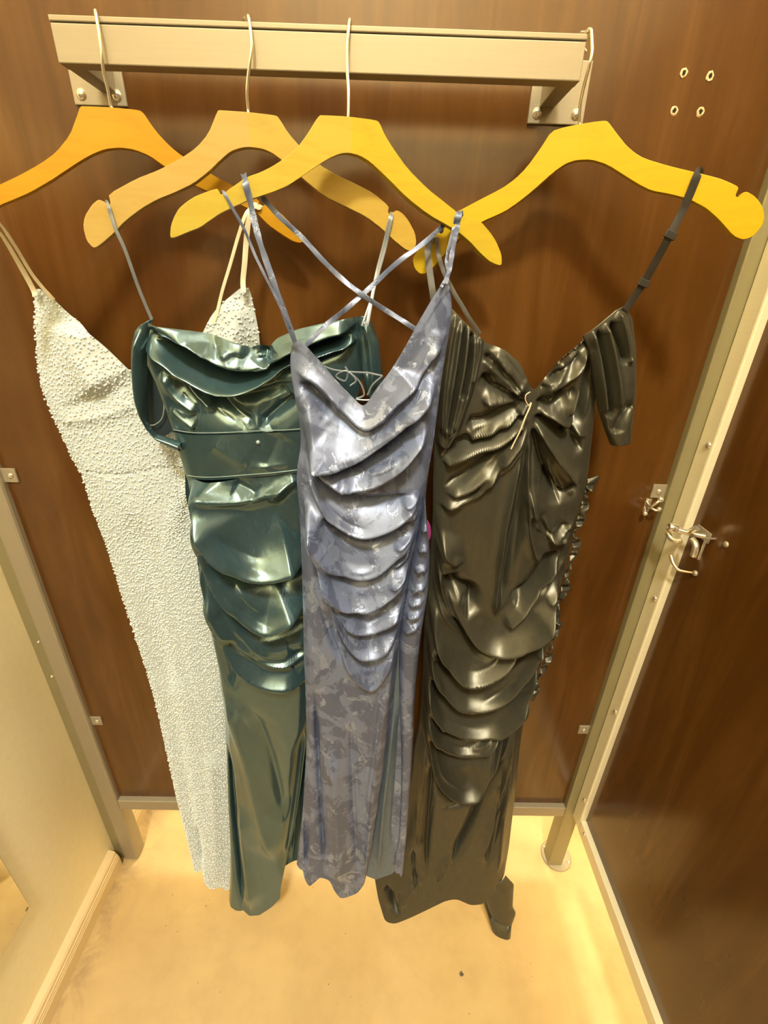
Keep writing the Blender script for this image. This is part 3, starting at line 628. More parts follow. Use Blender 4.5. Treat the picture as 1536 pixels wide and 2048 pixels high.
DATA['teal'] = {"y":-0.09,"k":0.02,"xc":-0.2103,"lean":0.07,"patches":[{"name":"bodice","comp":0.6,"sag":[0.35,0.35],"mat":"teal","nu":260,"nv":170,"bulge":[0.018,0.026,0.024],"front":True,"T":[[-0.3352,1.5451],[-0.3236,1.5551],[-0.3055,1.5485],[-0.2715,1.5448],[-0.2373,1.5397],[-0.2103,1.5311],[-0.1863,1.5236],[-0.1742,1.5239],[-0.1681,1.5288],[-0.1642,1.5241],[-0.1556,1.5243],[-0.1463,1.5353],[-0.1173,1.548],[-0.0818,1.5567],[-0.0466,1.5635],[-0.0297,1.5659]],"L":[[-0.3412,1.5441],[-0.3507,1.5183],[-0.349,1.4904],[-0.3414,1.4615],[-0.3356,1.4277],[-0.3291,1.3908]],"R":[[-0.0303,1.5652],[-0.0271,1.5262],[-0.0283,1.4834],[-0.0366,1.4458],[-0.0483,1.4127]],"B":[[-0.3233,1.3945],[-0.2852,1.3937],[-0.2341,1.3971],[-0.1891,1.4005],[-0.1241,1.4042],[-0.0861,1.4089],[-0.0474,1.416]],"folds":[{"a":0.014,"w1":0.022,"w2":0.006,"e":0.03,"p":[[-0.3329,1.5497],[-0.3053,1.5459],[-0.2691,1.5329],[-0.2342,1.5094],[-0.1961,1.4972],
[-0.1695,1.4957],[-0.1585,1.5057],[-0.1337,1.5215],[-0.0893,1.5407],[-0.0325,1.5606]]},{"a":-0.012,"w1":0.01,"w2":0.012,"e":0.15,"p":[[-0.3294,1.5321],[-0.2999,1.5208],[-0.2735,1.5044],[-0.2372,1.4863],[-0.1973,1.4851],[-0.1639,1.493],[-0.1344,1.5098],[-0.0898,1.5259],[-0.0339,1.5474]]},{"a":0.013,"w1":0.012,"w2":0.0035,"e":0.03,"p":[[-0.3473,1.5196],[-0.3171,1.5075],[-0.2891,1.4872],[-0.2528,1.4673],[-0.2262,1.4628],[-0.194,1.4672],[-0.1626,1.4824],[-0.135,1.5014],[-0.0902,1.5157],[-0.0339,1.5368]]},{"a":-0.009,"w1":0.012,"w2":0.02,"e":0.18,"p":[[-0.3161,1.4894],[-0.2714,1.4508],[-0.2202,1.4445],[-0.1668,1.4568],[-0.1211,1.4761]]},{"a":0.006,"w1":0.01,"w2":0.008,"e":0.18,"p":[[-0.3254,1.4857],[-0.3085,1.4499],[-0.2739,1.4236]]},{"a":0.005,"w1":0.009,"w2":0.007,"e":0.18,"p":[[-0.3142,1.4999],[-0.2851,1.4578],[-0.2476,1.4226]]},{"a":0.004,"w1":0.008,"w2":0.007,"e":0.18,"p":[[-0.3229,1.4309],
[-0.3029,1.416],[-0.2819,1.4001]]},{"a":-0.009,"w1":0.014,"w2":0.012,"e":0.18,"p":[[-0.1223,1.4541],[-0.1579,1.4269],[-0.1867,1.4021]]},{"a":-0.006,"w1":0.012,"w2":0.012,"e":0.18,"p":[[-0.2565,1.4511],[-0.2224,1.4255],[-0.1902,1.4052]]},{"a":0.006,"w1":0.015,"w2":0.012,"e":0.3,"p":[[-0.2334,1.5156],[-0.2112,1.523],[-0.187,1.5168]]},{"a":-0.01,"w1":0.01,"w2":0.01,"e":0.3,"p":[[-0.1646,1.5282],[-0.165,1.5139],[-0.1692,1.4992]]},{"a":0.006,"w1":0.012,"w2":0.008,"e":0.18,"p":[[-0.3203,1.5435],[-0.2873,1.5332],[-0.2619,1.5149],[-0.2419,1.5051]]}]},{"name":"waistband","mat":"teal","nu":160,"nv":60,"bulge":[0.026,0.026],"front":True,"T":[[-0.3226,1.3949],[-0.2846,1.3941],[-0.2336,1.3976],[-0.1887,1.4009],[-0.1239,1.4046],[-0.0859,1.4094],[-0.0473,1.4164]],"L":[[-0.3291,1.3908],[-0.324,1.3512],[-0.319,1.3133]],"R":[[-0.0483,1.4127],[-0.0605,1.3775],[-0.0748,1.3432]],"B":[[-0.3127,1.3189],[-0.2723,1.3214],
[-0.213,1.3286],[-0.1363,1.3369],[-0.0959,1.3437],[-0.0734,1.3483]],"off":0.0015,"folds":[{"a":0.002,"w1":0.01,"w2":0.008,"e":0.4,"p":[[-0.2122,1.3372],[-0.1757,1.3438],[-0.1357,1.3471]]},{"a":0.0018,"w1":0.02,"w2":0.015,"e":0.18,"p":[[-0.2656,1.3817],[-0.2371,1.3619],[-0.2077,1.3415]]},{"a":-0.002,"w1":0.02,"w2":0.015,"e":0.18,"p":[[-0.1557,1.4],[-0.1699,1.3674],[-0.1842,1.3377]]}]},{"name":"skirt","comp":0.5,"sag":[0.25,0.12,0.15,0.15],"mat":"teal","nu":260,"nv":480,"bulge":[0.025,0.032,0.03,0.028,0.026,0.026],"front":True,"T":[[-0.3117,1.3198],[-0.2715,1.3223],[-0.2124,1.3294],[-0.1359,1.3377],[-0.0956,1.3444],[-0.0731,1.3491]],"L":[[-0.319,1.3133],[-0.3185,1.2854],[-0.3192,1.2433],[-0.3222,1.1839],[-0.3248,1.0871],[-0.3241,0.9922],[-0.3212,0.8877],[-0.3245,0.7719],[-0.3354,0.6448],[-0.3502,0.4749],[-0.3596,0.3086],[-0.3709,0.1744],[-0.3774,0.1226]],"R":[[-0.0748,1.3432],[-0.0873,1.2756],
[-0.0989,1.1769],[-0.1072,1.0667],[-0.1205,0.9163],[-0.1375,0.757],[-0.1547,0.6447],[-0.1673,0.5436],[-0.1873,0.4067],[-0.2055,0.3073],[-0.2258,0.2319],[-0.2312,0.1864]],"B":[[-0.3774,0.1226],[-0.3709,0.1038],[-0.3554,0.098],[-0.3406,0.1015],[-0.335,0.107],[-0.3189,0.0881],[-0.2921,0.0914],[-0.2575,0.1208],[-0.2367,0.1447],[-0.231,0.1874]],"folds":[{"a":0.027,"w1":0.046,"w2":0.012,"e":0.1,"p":[[-0.3112,1.3129],[-0.2913,1.2794],[-0.2656,1.2236],[-0.2316,1.1845],[-0.1985,1.1666],[-0.159,1.1672],[-0.1169,1.1821]]},{"a":0.025,"w1":0.042,"w2":0.01,"e":0.1,"p":[[-0.3103,1.2881],[-0.2963,1.2036],[-0.2727,1.132],[-0.2343,1.0717],[-0.1949,1.0455],[-0.1517,1.0646],[-0.1228,1.0877]]},{"a":-0.012,"w1":0.016,"w2":0.02,"e":0.2,"p":[[-0.2901,1.1987],[-0.2601,1.1637],[-0.2103,1.1328],[-0.1567,1.1335],[-0.1019,1.1607]]},{"a":-0.012,"w1":0.018,"w2":0.02,"e":0.2,"p":[[-0.2844,1.1102],[-0.2546,1.0542],[-0.2117,1.0131],
[-0.1543,1.0197],[-0.1059,1.0441]]},{"a":0.016,"w1":0.026,"w2":0.01,"e":0.15,"p":[[-0.3149,1.1934],[-0.3009,1.0879],[-0.2693,1.0065],[-0.2175,0.9468],[-0.1692,0.9341],[-0.129,0.9474]]},{"a":0.015,"w1":0.024,"w2":0.008,"e":0.15,"p":[[-0.317,1.1206],[-0.304,1.0302],[-0.2716,0.9438],[-0.2221,0.8937],[-0.1624,0.8803],[-0.1294,0.8915]]},{"a":-0.01,"w1":0.014,"w2":0.02,"e":0.2,"p":[[-0.2853,1.0304],[-0.2446,0.9696],[-0.1884,0.9418],[-0.1187,0.9578]]},{"a":0.006,"w1":0.012,"w2":0.01,"e":0.2,"p":[[-0.3089,1.3077],[-0.2608,1.2935],[-0.2042,1.29],[-0.1373,1.3134]]},{"a":-0.005,"w1":0.01,"w2":0.01,"e":0.18,"p":[[-0.2339,1.316],[-0.211,1.3033],[-0.1958,1.2919]]},{"a":0.005,"w1":0.008,"w2":0.008,"e":0.18,"p":[[-0.1804,1.2813],[-0.1538,1.3087],[-0.1287,1.3223]]},{"a":0.01,"w1":0.016,"w2":0.012,"e":0.1,"p":[[-0.309,1.27],[-0.3095,1.1834],[-0.3111,1.0989],[-0.3141,0.969]]},{"a":-0.008,"w1":0.012,"w2":0.01,"e":0.1,"p":[[-0.305,1.2421],
[-0.3038,1.1316],[-0.3037,1.0183],[-0.2874,0.849]]},{"a":0.009,"w1":0.03,"w2":0.026,"e":0.15,"p":[[-0.318,0.8488],[-0.2859,0.6659],[-0.2688,0.4631],[-0.2431,0.2834]]},{"a":-0.008,"w1":0.02,"w2":0.02,"e":0.2,"p":[[-0.2595,0.8204],[-0.2273,0.6332],[-0.2108,0.4275]]},{"a":-0.014,"w1":0.007,"w2":0.008,"e":0.2,"p":[[-0.3242,0.698],[-0.3347,0.4984],[-0.3387,0.3209],[-0.3379,0.1033]]},{"a":0.008,"w1":0.02,"w2":0.012,"e":0.2,"p":[[-0.3135,0.4983],[-0.3163,0.3206],[-0.3116,0.0992]]},{"a":-0.01,"w1":0.012,"w2":0.012,"e":0.2,"p":[[-0.1487,0.7454],[-0.1833,0.4976],[-0.2261,0.2095]]}]},{"name":"back","mat":"teal","nu":80,"nv":160,"bulge":[-0.016,-0.016,-0.018],"back":True,"T":[[-0.3338,1.5453],[-0.3022,1.521],[-0.2409,1.5055],[-0.1691,1.5093],[-0.0895,1.5262],[-0.0296,1.566]],"L":[[-0.3412,1.5441],[-0.3507,1.5183],[-0.349,1.4904],[-0.3414,1.4615],[-0.3356,1.4277],[-0.3291,1.3908],[-0.324,1.3512],[-0.32,1.3168],
[-0.3268,1.2853],[-0.3251,1.2432],[-0.3257,1.1838],[-0.3276,1.0871],[-0.3241,0.9922],[-0.3212,0.8877],[-0.3245,0.7719],[-0.3354,0.6448],[-0.3502,0.4749],[-0.3598,0.3081],[-0.3712,0.1733],[-0.3766,0.1362]],"R":[[-0.0303,1.5652],[-0.0271,1.5262],[-0.0283,1.4834],[-0.0366,1.4458],[-0.0483,1.4127],[-0.0605,1.3775],[-0.0748,1.3432],[-0.0873,1.2756],[-0.0989,1.1769],[-0.1072,1.0667],[-0.1185,0.9163],[-0.1309,0.757],[-0.1421,0.6447],[-0.1506,0.5435],[-0.1625,0.4064],[-0.1725,0.3063],[-0.1868,0.2475]],"B":[[-0.3766,0.1362],[-0.3282,0.1541],[-0.2749,0.172],[-0.2276,0.2084],[-0.1859,0.2541]],"folds":[{"a":-0.01,"w1":0.01,"w2":0.01,"e":0.18,"p":[[-0.1621,0.6972],[-0.1834,0.4965],[-0.2075,0.2267]]}]},{"name":"sleeve","mat":"teal","nu":40,"nv":150,"bulge":[0.008,0.016,0.012],"off":0.012,"solid":True,"T":[[-0.3517,1.5347],[-0.3375,1.5467],[-0.3223,1.5548]],"L":[[-0.3517,1.5347],[-0.359,1.5133],[-0.3621,1.4787],
[-0.3631,1.4389],[-0.3589,1.4048],[-0.3447,1.3799],[-0.3277,1.3681],[-0.3147,1.3627]],"R":[[-0.3223,1.5548],[-0.3308,1.5391],[-0.3393,1.5137],[-0.347,1.472],[-0.355,1.4278],[-0.3578,1.4025],[-0.3471,1.3878],[-0.3256,1.3803],[-0.3128,1.3741]],"B":[[-0.3147,1.3627],[-0.3138,1.3684],[-0.3128,1.3741]],"folds":[{"a":0.006,"w1":0.008,"w2":0.006,"e":0.18,"p":[[-0.3382,1.5435],[-0.3513,1.4998],[-0.3572,1.4501],[-0.3528,1.3972]]}]},{"name":"sleeve_lining","mat":"teal_in","nu":40,"nv":100,"bulge":[0.002,0.002],"off":-0.004,"T":[[-0.3496,1.53],[-0.3447,1.5329],[-0.3381,1.5303]],"L":[[-0.3496,1.53],[-0.3607,1.482],[-0.3667,1.4372],[-0.371,1.3963]],"R":[[-0.3381,1.5303],[-0.3385,1.4826],[-0.3332,1.438],[-0.3302,1.3891]],"B":[[-0.371,1.3963],[-0.3526,1.3739],[-0.3302,1.3891]],"folds":[]},{"name":"sleeve","mat":"teal","nu":40,"nv":110,"bulge":[0.008,0.014,0.012],"off":0.01,"solid":True,"T":[[-0.0352,1.5607],
[-0.0296,1.5666],[-0.0169,1.5579]],"L":[[-0.0352,1.5607],[-0.0337,1.5343],[-0.0307,1.5001],[-0.0261,1.4716],[-0.0184,1.4495]],"R":[[-0.0169,1.5579],[-0.0058,1.5317],[0.0001,1.4937],[0.0023,1.4649],[0.0014,1.4409]],"B":[[-0.0184,1.4495],[-0.0093,1.4437],[0.0014,1.4409]],"folds":[{"a":0.005,"w1":0.006,"w2":0.006,"e":0.18,"p":[[-0.0268,1.5609],[-0.0179,1.5212],[-0.011,1.4572]]},{"a":-0.004,"w1":0.005,"w2":0.005,"e":0.18,"p":[[-0.0296,1.5543],[-0.0236,1.521],[-0.0188,1.479]]}]}],"straps":[{"w":0.0045,"p":[[-0.351,-0.1143,1.6873],[-0.3462,-0.1215,1.6885],[-0.3413,-0.1287,1.6824],[-0.3404,-0.1283,1.6742],[-0.3378,-0.1291,1.6593],[-0.3325,-0.126,1.6368],[-0.3302,-0.115,1.5968],[-0.3273,-0.108,1.5709],[-0.3243,-0.104,1.553]]},{"w":0.0045,"p":[[0.0079,-0.0681,1.692],[0.0078,-0.0764,1.6927],[0.0065,-0.0847,1.6866],[0.0036,-0.0845,1.6746],[-0.0012,-0.082,1.6545],[-0.0094,-0.084,1.6241],[-0.0156,-0.094,1.5928],
[-0.0211,-0.106,1.5611],[-0.0231,-0.108,1.5534]]},{"w":0.003,"p":[[0.0099,-0.0682,1.6921],[0.0098,-0.0765,1.6922],[0.0086,-0.0848,1.6855],[0.0057,-0.0847,1.6718],[0.0003,-0.083,1.6485],[-0.0111,-0.088,1.6086],[-0.0176,-0.096,1.5865],[-0.0267,-0.106,1.561],[-0.0294,-0.108,1.5532]]}],"sleeve_hem":[[-0.3348,-0.094,1.4442],[-0.3338,-0.096,1.4279],[-0.3405,-0.097,1.41],[-0.3535,-0.098,1.4005],[-0.3655,-0.1,1.4015]]}
DATA['lavender'] = {"y":-0.155,"k":0.0,"xc":-0.0184,"lean":0.06,"patches":[{"name":"body","comp":0.9,"sag":[0.4,0.35,0.2,0.15,0.1],"mat":"lav","nu":270,"nv":560,"bulge":[0.02,0.028,0.026,0.024,0.022,0.022],"front":True,"T":[[-0.1143,1.5384],[-0.1066,1.5386],[-0.0979,1.5322],[-0.0784,1.5122],[-0.0611,1.4921],[-0.0458,1.4767],[-0.0323,1.4637],[-0.0241,1.4557],[-0.0187,1.4606],[-0.0081,1.4791],[0.0101,1.5024],[0.0238,1.5249],[0.0351,1.546],[0.042,1.5605],[0.0601,1.5922],[0.069,1.6058],[0.0764,1.6126]],"L":[[-0.1168,1.5371],[-0.1244,1.5212],[-0.1245,1.4987],[-0.1211,1.4652],[-0.116,1.4302],[-0.1136,1.4084],[-0.117,1.3858],[-0.1246,1.3544],[-0.126,1.3302],[-0.1233,1.2968],[-0.1245,1.216],[-0.1271,1.1163],[-0.131,1.0042],[-0.1335,0.8773],[-0.137,0.7629],[-0.1445,0.6692],[-0.156,0.5364],[-0.169,0.4162],[-0.1787,0.3408]],"R":[[0.0781,1.6129],[0.0854,1.6018],[0.0886,1.5875],[0.0893,1.5729],[0.086,1.5362],[0.0826,1.4976],
[0.0805,1.4637],[0.0787,1.4135],[0.0747,1.3676],[0.0687,1.3229],[0.067,1.2758],[0.0618,1.2303],[0.0557,1.1921],[0.0503,1.1315],[0.0436,1.0461],[0.0415,0.9846],[0.0368,0.8543],[0.0305,0.7367],[0.0185,0.5746],[0.0064,0.4364],[-0.0061,0.3275]],"B":[[-0.1767,0.3553],[-0.1675,0.3464],[-0.1602,0.3502],[-0.1563,0.3247],[-0.1449,0.3028],[-0.1298,0.3252],[-0.1174,0.3438],[-0.096,0.3333],[-0.0844,0.293],[-0.07,0.2636],[-0.0541,0.2677],[-0.0296,0.2793],[-0.014,0.3038],[-0.006,0.3408]],"folds":[{"a":0.006,"w1":0.01,"w2":0.005,"e":0.03,"p":[[-0.1217,1.5021],[-0.114,1.4985],[-0.0997,1.4917],[-0.0834,1.4824],[-0.0663,1.4662],[-0.0495,1.4495],[-0.0253,1.432],[-0.0033,1.4438],[0.0181,1.4664],[0.0383,1.4836],[0.0577,1.5069],[0.0742,1.5324],[0.0826,1.5557]]},{"a":-0.007,"w1":0.007,"w2":0.012,"e":0.08,"p":[[-0.1193,1.488],[-0.1066,1.4751],[-0.0834,1.4623],[-0.0565,1.441],[-0.0253,1.4234],[0.0025,1.4356],[0.0259,1.4584],
[0.0576,1.4979],[0.0782,1.5313]]},{"a":-0.006,"w1":0.01,"w2":0.01,"e":0.2,"p":[[-0.1161,1.4848],[-0.0966,1.4721],[-0.0769,1.4543],[-0.062,1.4423]]},{"a":0.018,"w1":0.028,"w2":0.009,"e":0.08,"p":[[-0.1165,1.4782],[-0.1104,1.441],[-0.1007,1.4114],[-0.0801,1.3943],[-0.0559,1.3882],[-0.0287,1.3964],[-0.0026,1.4139],[0.0274,1.4383],[0.0582,1.4681],[0.0751,1.4964]]},{"a":-0.014,"w1":0.01,"w2":0.012,"e":0.15,"p":[[-0.1034,1.3981],[-0.079,1.3823],[-0.0503,1.3755],[-0.025,1.3814],[0.0034,1.3994],[0.0342,1.4272],[0.0604,1.4559]]},{"a":0.015,"w1":0.018,"w2":0.008,"e":0.1,"p":[[-0.1099,1.4097],[-0.0969,1.3848],[-0.0709,1.3595],[-0.0484,1.3499],[-0.0292,1.3504],[-0.0,1.3598],[0.0319,1.3845],[0.054,1.4118],[0.0703,1.4317]]},{"a":-0.01,"w1":0.008,"w2":0.01,"e":0.15,"p":[[-0.0977,1.3642],[-0.0801,1.3435],[-0.0583,1.3256],[-0.0321,1.314],[-0.0057,1.3122],[0.0243,1.3171],[0.0538,1.3285]]},{"a":0.012,"w1":0.016,"w2":0.008,"e":0.1,"p":[[-0.1124,1.3889],
[-0.0984,1.3486],[-0.0775,1.3044],[-0.0513,1.2797],[-0.0205,1.2718],[0.0178,1.2849],[0.0474,1.3061],[0.066,1.3248]]},{"a":-0.01,"w1":0.009,"w2":0.012,"e":0.15,"p":[[-0.089,1.2999],[-0.063,1.2707],[-0.0399,1.2554],[-0.0045,1.2456],[0.0264,1.2598],[0.0597,1.2912]]},{"a":0.01,"w1":0.014,"w2":0.007,"e":0.12,"p":[[-0.1093,1.3201],[-0.0961,1.2741],[-0.0718,1.221],[-0.0441,1.1983],[-0.0117,1.1943],[0.0201,1.2141],[0.0638,1.2608]]},{"a":-0.008,"w1":0.008,"w2":0.01,"e":0.2,"p":[[-0.0837,1.2253],[-0.0523,1.1836],[-0.0156,1.1778],[0.0165,1.1999],[0.0623,1.2474]]},{"a":0.013,"w1":0.016,"w2":0.007,"e":0.12,"p":[[-0.1143,1.3241],[-0.1017,1.2696],[-0.0856,1.2141],[-0.0649,1.1637],[-0.0403,1.1372],[-0.0151,1.1337],[0.0154,1.1528],[0.0417,1.1793],[0.0573,1.2085]]},{"a":-0.009,"w1":0.008,"w2":0.012,"e":0.2,"p":[[-0.0846,1.1924],[-0.0612,1.1387],[-0.0361,1.1208],[-0.0065,1.1174],[0.0266,1.141],[0.0527,1.1717]]},
{"a":0.01,"w1":0.012,"w2":0.006,"e":0.15,"p":[[-0.0913,1.2343],[-0.073,1.1684],[-0.0514,1.1162],[-0.0275,1.0892],[-0.0034,1.0844],[0.0322,1.1036],[0.0497,1.1313]]},{"a":0.014,"w1":0.016,"w2":0.006,"e":0.1,"p":[[-0.1151,1.3241],[-0.1036,1.2783],[-0.0858,1.2066],[-0.0712,1.1384],[-0.0509,1.0755],[-0.0282,1.0404],[-0.0025,1.033],[0.0211,1.0462],[0.0447,1.0725]]},{"a":-0.01,"w1":0.008,"w2":0.014,"e":0.25,"p":[[-0.0779,1.1382],[-0.0537,1.0589],[-0.0273,1.0173],[-0.0004,1.0134],[0.0302,1.0385]]},{"a":0.01,"w1":0.022,"w2":0.01,"e":0.15,"p":[[-0.0926,1.197],[-0.0784,1.1176],[-0.0541,1.019],[-0.0271,0.9658],[-0.0011,0.9503],[0.0227,0.9914],[0.0412,1.0501]]},{"a":-0.009,"w1":0.008,"w2":0.006,"e":0.15,"p":[[-0.1157,1.3117],[-0.1044,1.2608],[-0.0926,1.197],[-0.0824,1.1278],[-0.073,1.0528],[-0.0545,0.9834]]},{"a":0.007,"w1":0.02,"w2":0.012,"e":0.15,"p":[[-0.1131,1.3753],[-0.1187,1.3117],[-0.1186,1.2244],
[-0.1211,1.0737],[-0.124,0.893]]},{"a":-0.009,"w1":0.006,"w2":0.008,"e":0.2,"p":[[-0.1153,0.9193],[-0.114,0.7515],[-0.1131,0.5923],[-0.1101,0.3476]]},{"a":-0.012,"w1":0.007,"w2":0.008,"e":0.3,"p":[[-0.1421,0.7201],[-0.1517,0.5579],[-0.1541,0.3192]]},{"a":0.007,"w1":0.02,"w2":0.015,"e":0.2,"p":[[-0.0868,0.7821],[-0.0781,0.5932],[-0.07,0.2748]]},{"a":-0.006,"w1":0.014,"w2":0.012,"e":0.2,"p":[[-0.046,0.8682],[-0.0409,0.5941],[-0.0296,0.2849]]},{"a":0.008,"w1":0.022,"w2":0.008,"e":0.1,"p":[[0.0393,1.033],[0.0208,0.8968],[0.0039,0.6607],[-0.0121,0.3498]]},{"a":0.008,"w1":0.018,"w2":0.012,"e":0.2,"p":[[-0.1052,1.4054],[-0.0576,1.3691],[-0.0432,1.35],[-0.0432,1.35]]},{"a":0.006,"w1":0.005,"w2":0.004,"e":0.3,"p":[[0.0319,1.314],[0.0505,1.3194],[0.0657,1.3288]]},{"a":0.006,"w1":0.005,"w2":0.004,"e":0.3,"p":[[0.0298,1.2731],[0.0487,1.2823],[0.0632,1.2964]]},{"a":0.006,"w1":0.005,"w2":0.004,"e":0.3,"p":[[0.0233,1.2373],
[0.044,1.2505],[0.0605,1.2634]]},{"a":0.006,"w1":0.005,"w2":0.004,"e":0.3,"p":[[0.0207,1.1952],[0.041,1.2119],[0.0546,1.229]]},{"a":0.006,"w1":0.005,"w2":0.004,"e":0.3,"p":[[0.0174,1.1708],[0.0389,1.186],[0.0529,1.2008]]},{"a":0.006,"w1":0.005,"w2":0.004,"e":0.3,"p":[[0.0103,1.1251],[0.0325,1.1411],[0.0482,1.1617]]},{"a":0.006,"w1":0.005,"w2":0.004,"e":0.3,"p":[[0.0089,1.0771],[0.0309,1.0929],[0.0453,1.1156]]}]},{"name":"side_panel","mat":"lav","nu":60,"nv":330,"bulge":[0.02,0.018,0.012,0.008,0.006],"front":True,"off":-0.002,"T":[[0.0666,1.3234],[0.0693,1.3169],[0.0705,1.3102]],"L":[[0.0673,1.3204],[0.067,1.2758],[0.0618,1.2303],[0.0557,1.1921],[0.0503,1.1315],[0.0436,1.0461],[0.0448,0.9725],[0.0495,0.8821],[0.0596,0.7375],[0.0654,0.5757],[0.0664,0.4372],[0.0579,0.3412]],"R":[[0.0713,1.307],[0.0793,1.2583],[0.0857,1.2121],[0.088,1.1429],[0.0842,1.0842],[0.0806,1.0275],[0.0792,0.9734],[0.0787,0.8828],
[0.0836,0.7381],[0.0844,0.5762],[0.0841,0.4376],[0.0809,0.3116]],"B":[[0.0576,0.3487],[0.0634,0.3212],[0.0705,0.3251],[0.0761,0.3067],[0.0805,0.3179]],"folds":[{"a":0.007,"w1":0.004,"w2":0.004,"e":0.3,"p":[[0.0642,1.2616],[0.0732,1.269],[0.08,1.262]]},{"a":0.007,"w1":0.004,"w2":0.004,"e":0.3,"p":[[0.0616,1.2251],[0.0724,1.2328],[0.0824,1.2275]]},{"a":0.007,"w1":0.004,"w2":0.004,"e":0.3,"p":[[0.0589,1.1869],[0.0715,1.195],[0.084,1.1915]]},{"a":0.007,"w1":0.004,"w2":0.004,"e":0.3,"p":[[0.0543,1.147],[0.0688,1.1575],[0.0839,1.1579]]},{"a":0.007,"w1":0.004,"w2":0.004,"e":0.3,"p":[[0.0505,1.12],[0.0655,1.1267],[0.0823,1.1313]]},{"a":0.007,"w1":0.004,"w2":0.004,"e":0.3,"p":[[0.0484,1.0922],[0.0636,1.0991],[0.0805,1.1059]]},{"a":0.007,"w1":0.004,"w2":0.004,"e":0.3,"p":[[0.0446,1.059],[0.0617,1.0706],[0.0786,1.0799]]}]},{"name":"lining","mat":"lav_in","nu":60,"nv":160,"bulge":[0.004,0.004],"off":-0.012,"T":[[0.0317,1.0089],
[0.0448,1.0271],[0.0566,1.0096]],"L":[[0.0317,1.0089],[0.0224,0.8393],[0.0059,0.639],[-0.0085,0.4679],[-0.0223,0.2928]],"R":[[0.0566,1.0096],[0.0677,0.8405],[0.0749,0.6242],[0.0772,0.4163],[0.0692,0.3097]],"B":[[-0.0223,0.2928],[-0.006,0.2819],[0.0155,0.2712],[0.0352,0.2828],[0.0524,0.2907],[0.0692,0.3097]],"folds":[{"a":0.008,"w1":0.012,"w2":0.008,"e":0.2,"p":[[0.0425,0.895],[0.0331,0.6882],[0.0232,0.4687],[0.0203,0.2769]]},{"a":-0.006,"w1":0.006,"w2":0.006,"e":0.2,"p":[[0.0514,0.868],[0.0554,0.6402],[0.0532,0.3794]]}]},{"name":"back","mat":"lav","nu":70,"nv":140,"bulge":[-0.012,-0.014,-0.014],"back":True,"T":[[-0.1143,1.5384],[-0.1016,1.5078],[-0.0764,1.4693],[-0.0495,1.453],[-0.0151,1.4491],[0.019,1.4582],[0.0509,1.499],[0.0675,1.5433],[0.0764,1.6126]],"L":[[-0.1168,1.5371],[-0.1244,1.5212],[-0.1245,1.4987],[-0.1211,1.4652],[-0.116,1.4302],[-0.1136,1.4084],[-0.117,1.3858],[-0.1246,1.3544],
[-0.126,1.3302],[-0.1233,1.2968],[-0.1245,1.216],[-0.1271,1.1163],[-0.131,1.0042],[-0.1335,0.8773],[-0.137,0.7629],[-0.1445,0.6692],[-0.156,0.5364],[-0.169,0.4162],[-0.1787,0.3408]],"R":[[0.0781,1.6129],[0.0854,1.6018],[0.0886,1.5875],[0.0893,1.5729],[0.086,1.5362],[0.0826,1.4976],[0.0805,1.4637],[0.0787,1.4135],[0.0747,1.3676],[0.071,1.3104],[0.0793,1.2583],[0.0857,1.2121],[0.088,1.1429],[0.0842,1.0842],[0.0806,1.0275],[0.0792,0.9734],[0.0787,0.8828],[0.0836,0.7381],[0.0844,0.5762],[0.084,0.4381],[0.0806,0.3173]],"B":[[-0.1767,0.3553],[-0.1192,0.3656],[-0.0479,0.3581],[0.0238,0.3506],[0.0798,0.3298]],"folds":[]}],"straps":[{"w":0.0075,"p":[[-0.1609,-0.1586,1.6891],[-0.1621,-0.1593,1.7034],[-0.161,-0.1683,1.7122],[-0.1581,-0.1764,1.7025],[-0.1551,-0.1746,1.6878],[-0.152,-0.176,1.6684],[-0.1467,-0.178,1.6459],[-0.1399,-0.178,1.6228],[-0.1316,-0.176,1.596],[-0.1213,-0.174,1.5622],[-0.1131,-0.172,1.5361]]},
{"w":0.0035,"p":[[-0.1858,-0.1731,1.6911],[-0.1829,-0.1812,1.6936],[-0.178,-0.1881,1.689],[-0.1722,-0.1863,1.6772],[-0.164,-0.178,1.659],[-0.1538,-0.178,1.6328],[-0.1415,-0.177,1.6056],[-0.1296,-0.176,1.581],[-0.1179,-0.175,1.5536]]},{"w":0.0062,"p":[[-0.1521,-0.1536,1.7027],[-0.1456,-0.1501,1.6937],[-0.1284,-0.142,1.6761],[-0.1015,-0.146,1.6544],[-0.0782,-0.142,1.6315],[-0.0491,-0.155,1.6078],[-0.0172,-0.16,1.5876],[0.0151,-0.164,1.57],[0.0437,-0.17,1.5545]]},{"w":0.0062,"p":[[0.0959,-0.0595,1.6978],[0.0843,-0.0622,1.6856],[0.0494,-0.105,1.6552],[0.017,-0.118,1.6324],[-0.0208,-0.15,1.599],[-0.0488,-0.164,1.5753],[-0.074,-0.17,1.5562],[-0.0985,-0.176,1.5332]]},{"w":0.0065,"p":[[0.1045,-0.0576,1.6831],[0.1035,-0.0578,1.6924],[0.101,-0.0669,1.697],[0.0983,-0.0762,1.69],[0.0968,-0.0765,1.6774],[0.0889,-0.118,1.6569],[0.0848,-0.134,1.6362],[0.0809,-0.15,1.6215],[0.0752,-0.17,1.6082]]},{"w":0.004,"p":[[0.1,-0.0586,1.6852],
